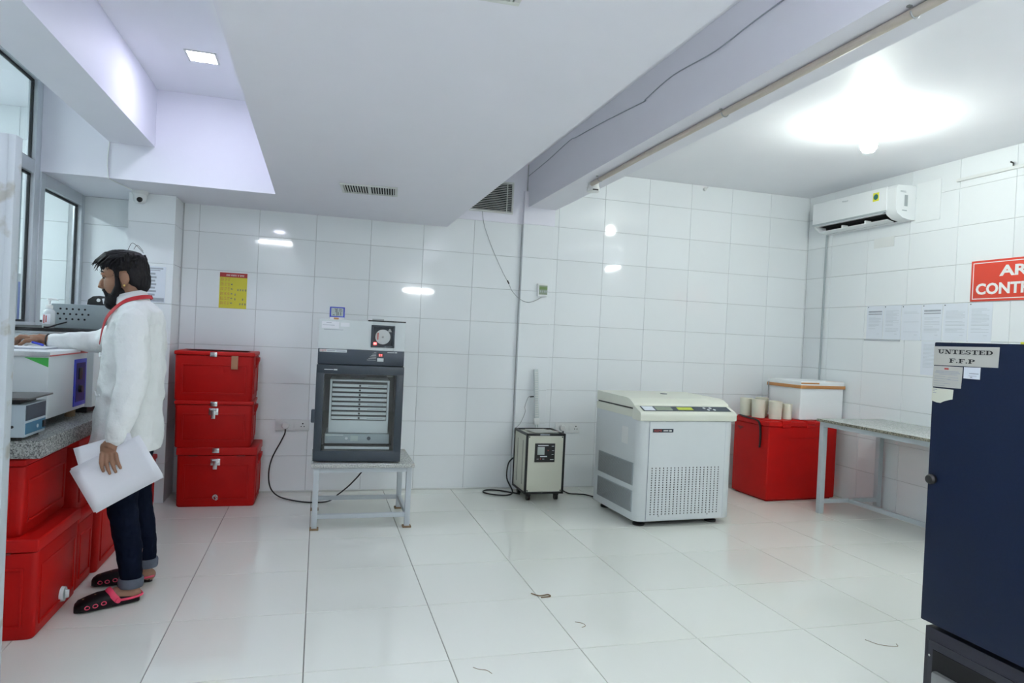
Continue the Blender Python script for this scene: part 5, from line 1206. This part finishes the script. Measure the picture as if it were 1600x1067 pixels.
# clogs
def clog(heel, toe, label):
    heel = Vector(heel); toe = Vector(toe); dv = toe-heel; L_ = dv.length; ang_ = math.atan2(dv.y, dv.x)
    mt = Matrix.Translation(heel-Vector(PO)) @ Matrix.Rotation(ang_, 4, 'Z')
    sh_ = MB()
    secs = [(0.0, 0.010, 0.022, 0.030), (0.01, 0.028, 0.030, 0.040), (0.05, 0.036, 0.030, 0.040), (0.10, 0.040, 0.034, 0.044), (0.14, 0.045, 0.045, 0.066), (0.18, 0.050, 0.040, 0.064), (0.225, 0.050, 0.034, 0.054), (0.262, 0.040, 0.028, 0.046), (0.278, 0.020, 0.022, 0.036), (0.283, 0.006, 0.018, 0.026)]
    rings = []
    for x, wv, _, h in secs:
        wv *= 1.08; h *= 1.14
        x = x*L_/0.283; ring = []
        for k in range(20):
            a = 2*math.pi*k/20; cy, cz = math.cos(a), math.sin(a)
            ring.append(sh_.bm.verts.new((x, math.copysign(abs(cy)**0.8, cy)*wv, h/2+math.copysign(abs(cz)**0.7, cz)*h/2)))
        rings.append(ring)
    sh_.skin(rings); o = sh_.build('clog', 'clog', man); o.matrix_basis = mt; o['label'] = label
    s_ = MB(); s_.tube(smooth_pts([(0.105, -0.047, 0.036), (0.125, -0.044, 0.062), (0.135, -0.02, 0.078), (0.135, 0.02, 0.078), (0.125, 0.044, 0.062), (0.105, 0.047, 0.036)]), [0.0048]*31, 10, flat=3.0, up=(1, 0, 0))
    s_.tube(smooth_pts([(0.105, -0.047, 0.036), (0.05, -0.045, 0.034), (0.0, -0.03, 0.036), (-0.008, 0, 0.037), (0.0, 0.03, 0.036), (0.05, 0.045, 0.034), (0.105, 0.047, 0.036)]), 0.006, 8)
    s_.build('strap', 'pink', o)
    rv = MB()
    for s in (-1, 1): rv.cyl((0.105, s*0.046, 0.036), (0.105, s*0.056, 0.036), 0.013, 0.011, 14)
    rv.build('rivet', 'pink', o)
    for s in (-1, 1):
        hs_ = MB()
        for x, y, z in ((0.165, 0.0515, 0.034), (0.200, 0.0525, 0.030), (0.232, 0.049, 0.027)):
            hs_.tube([(x+0.010*math.cos(q), s*(y*1.085-0.004*abs(math.sin(q))), z*1.1+0.008*math.sin(q)) for q in [k*math.pi/6 for k in range(13)]], 0.0022, 6)
        hs_.build('side_holes', 'pink', o)
    th_ = MB()
    for x, y in ((0.165, 0.02), (0.165, -0.02), (0.19, 0.0), (0.19, 0.03), (0.19, -0.03), (0.215, 0.016), (0.215, -0.016), (0.24, 0.0)): th_.cyl((x, y, 0.068-(x-0.165)*0.22-abs(y)*0.28), (x, y, 0.0755-(x-0.165)*0.22-abs(y)*0.28), 0.0045, 0.0045, 8)
    th_.build('top_holes', 'rust', o)
clog((-2.088, -2.228, 0), (-2.335, -2.352, 0), 'near black clog with pink strap')
clog((-2.085, -1.972, 0), (-2.362, -2.000, 0), 'far black clog with pink strap')

# papers in the left hand and pen in the right
hz = 0.0
t = thing('paper_bundle', 'bundle of white papers held in the man\'s lowered hand', 'papers', (-2.155, -2.43, 0.668))
cen = Vector((0.0, 0.0, 0.0)); rngp = random.Random(5)
for i in range(7):
    an = R(30)+rngp.uniform(-0.03, 0.03); cx, cz = math.cos(an), math.sin(an)
    if i == 6: an = R(18)
    b = MB(); hw_, hh = 0.158, 0.108; NX = 10
    ex = Vector((math.cos(an), 0, math.sin(an))); ez = Vector((-math.sin(an), 0, math.cos(an)))
    off = Vector((rngp.uniform(-0.006, 0.006), 0.0022*i, rngp.uniform(-0.005, 0.005)))
    if i == 6: off += Vector((-0.045, 0.004, 0.045)); hw_ = 0.12
    grid_ = []
    for a in range(NX+1):
        row = []
        for c in range(5):
            s_ = -hw_+2*hw_*a/NX; v = -hh+2*hh*c/4
            bend = -0.020*(s_/hw_)**2+0.008*(v/hh)
            row.append(b.bm.verts.new(off+ex*s_+ez*v+Vector((0, bend, 0))))
        grid_.append(row)
    for a in range(NX):
        for c in range(4): b.bm.faces.new((grid_[a][c], grid_[a+1][c], grid_[a+1][c+1], grid_[a][c+1]))
    o = b.build('sheet', 'paper', t); sd = o.modifiers.new('thick', 'SOLIDIFY'); sd.thickness = 0.0005
t = thing('pen', 'blue and white pen in the man\'s writing hand', 'pen', (-2.655, -2.01, ztop))
MB().cyl((-0.055, 0.02, 0.006), (-0.008, -0.008, 0.030), 0.0045, 0.0048, 10).build('barrel', 'white_pl', t)
MB().cyl((-0.008, -0.008, 0.030), (0.048, -0.034, 0.018), 0.0055, 0.0055, 10).build('cap', 'blue', t)
t = thing('paper_pad', 'open register lying on the white instrument under the writing hand', 'register', (-2.70, -2.02, ztop))
MB().box(-0.16, 0.14, -0.13, 0.14, 0, 0.005, 0.001).build('cover', 'print', t)
MB().box(-0.155, 0.135, -0.125, 0.135, 0.005, 0.010, 0.001).build('pages', 'paper', t)

# litter on the floor
tag(MB((-0.10, -2.50, 0)).tube(smooth_pts([(-0.135, -2.46, 0.003), (-0.10, -2.50, 0.004), (-0.05, -2.49, 0.003), (-0.045, -2.515, 0.003), (-0.10, -2.525, 0.004)]), 0.003, 6).build('string_scrap', 'rust'), 'tangled string scrap on the floor joint in the middle', 'scrap')
for nm, pts_ in (('curled hair-thin thread on the floor right of the string scrap', [(-0.03, -2.84, 0.001), (0.0, -2.86, 0.001), (0.005, -2.89, 0.001), (-0.02, -2.905, 0.001)]), ('dark thread on the floor at the lower middle edge', [(-0.62, -3.19, 0.001), (-0.60, -3.21, 0.001), (-0.57, -3.225, 0.001), (-0.555, -3.255, 0.001)]), ('thin thread on the floor left of the dark freezer', [(1.30, -3.27, 0.001), (1.33, -3.33, 0.001), (1.40, -3.36, 0.001), (1.42, -3.335, 0.001)])):
    tag(MB(pts_[1]).tube(smooth_pts(pts_, 4), 0.0012, 5).build('thread', 'rust'), nm, 'thread')
fit_texts()
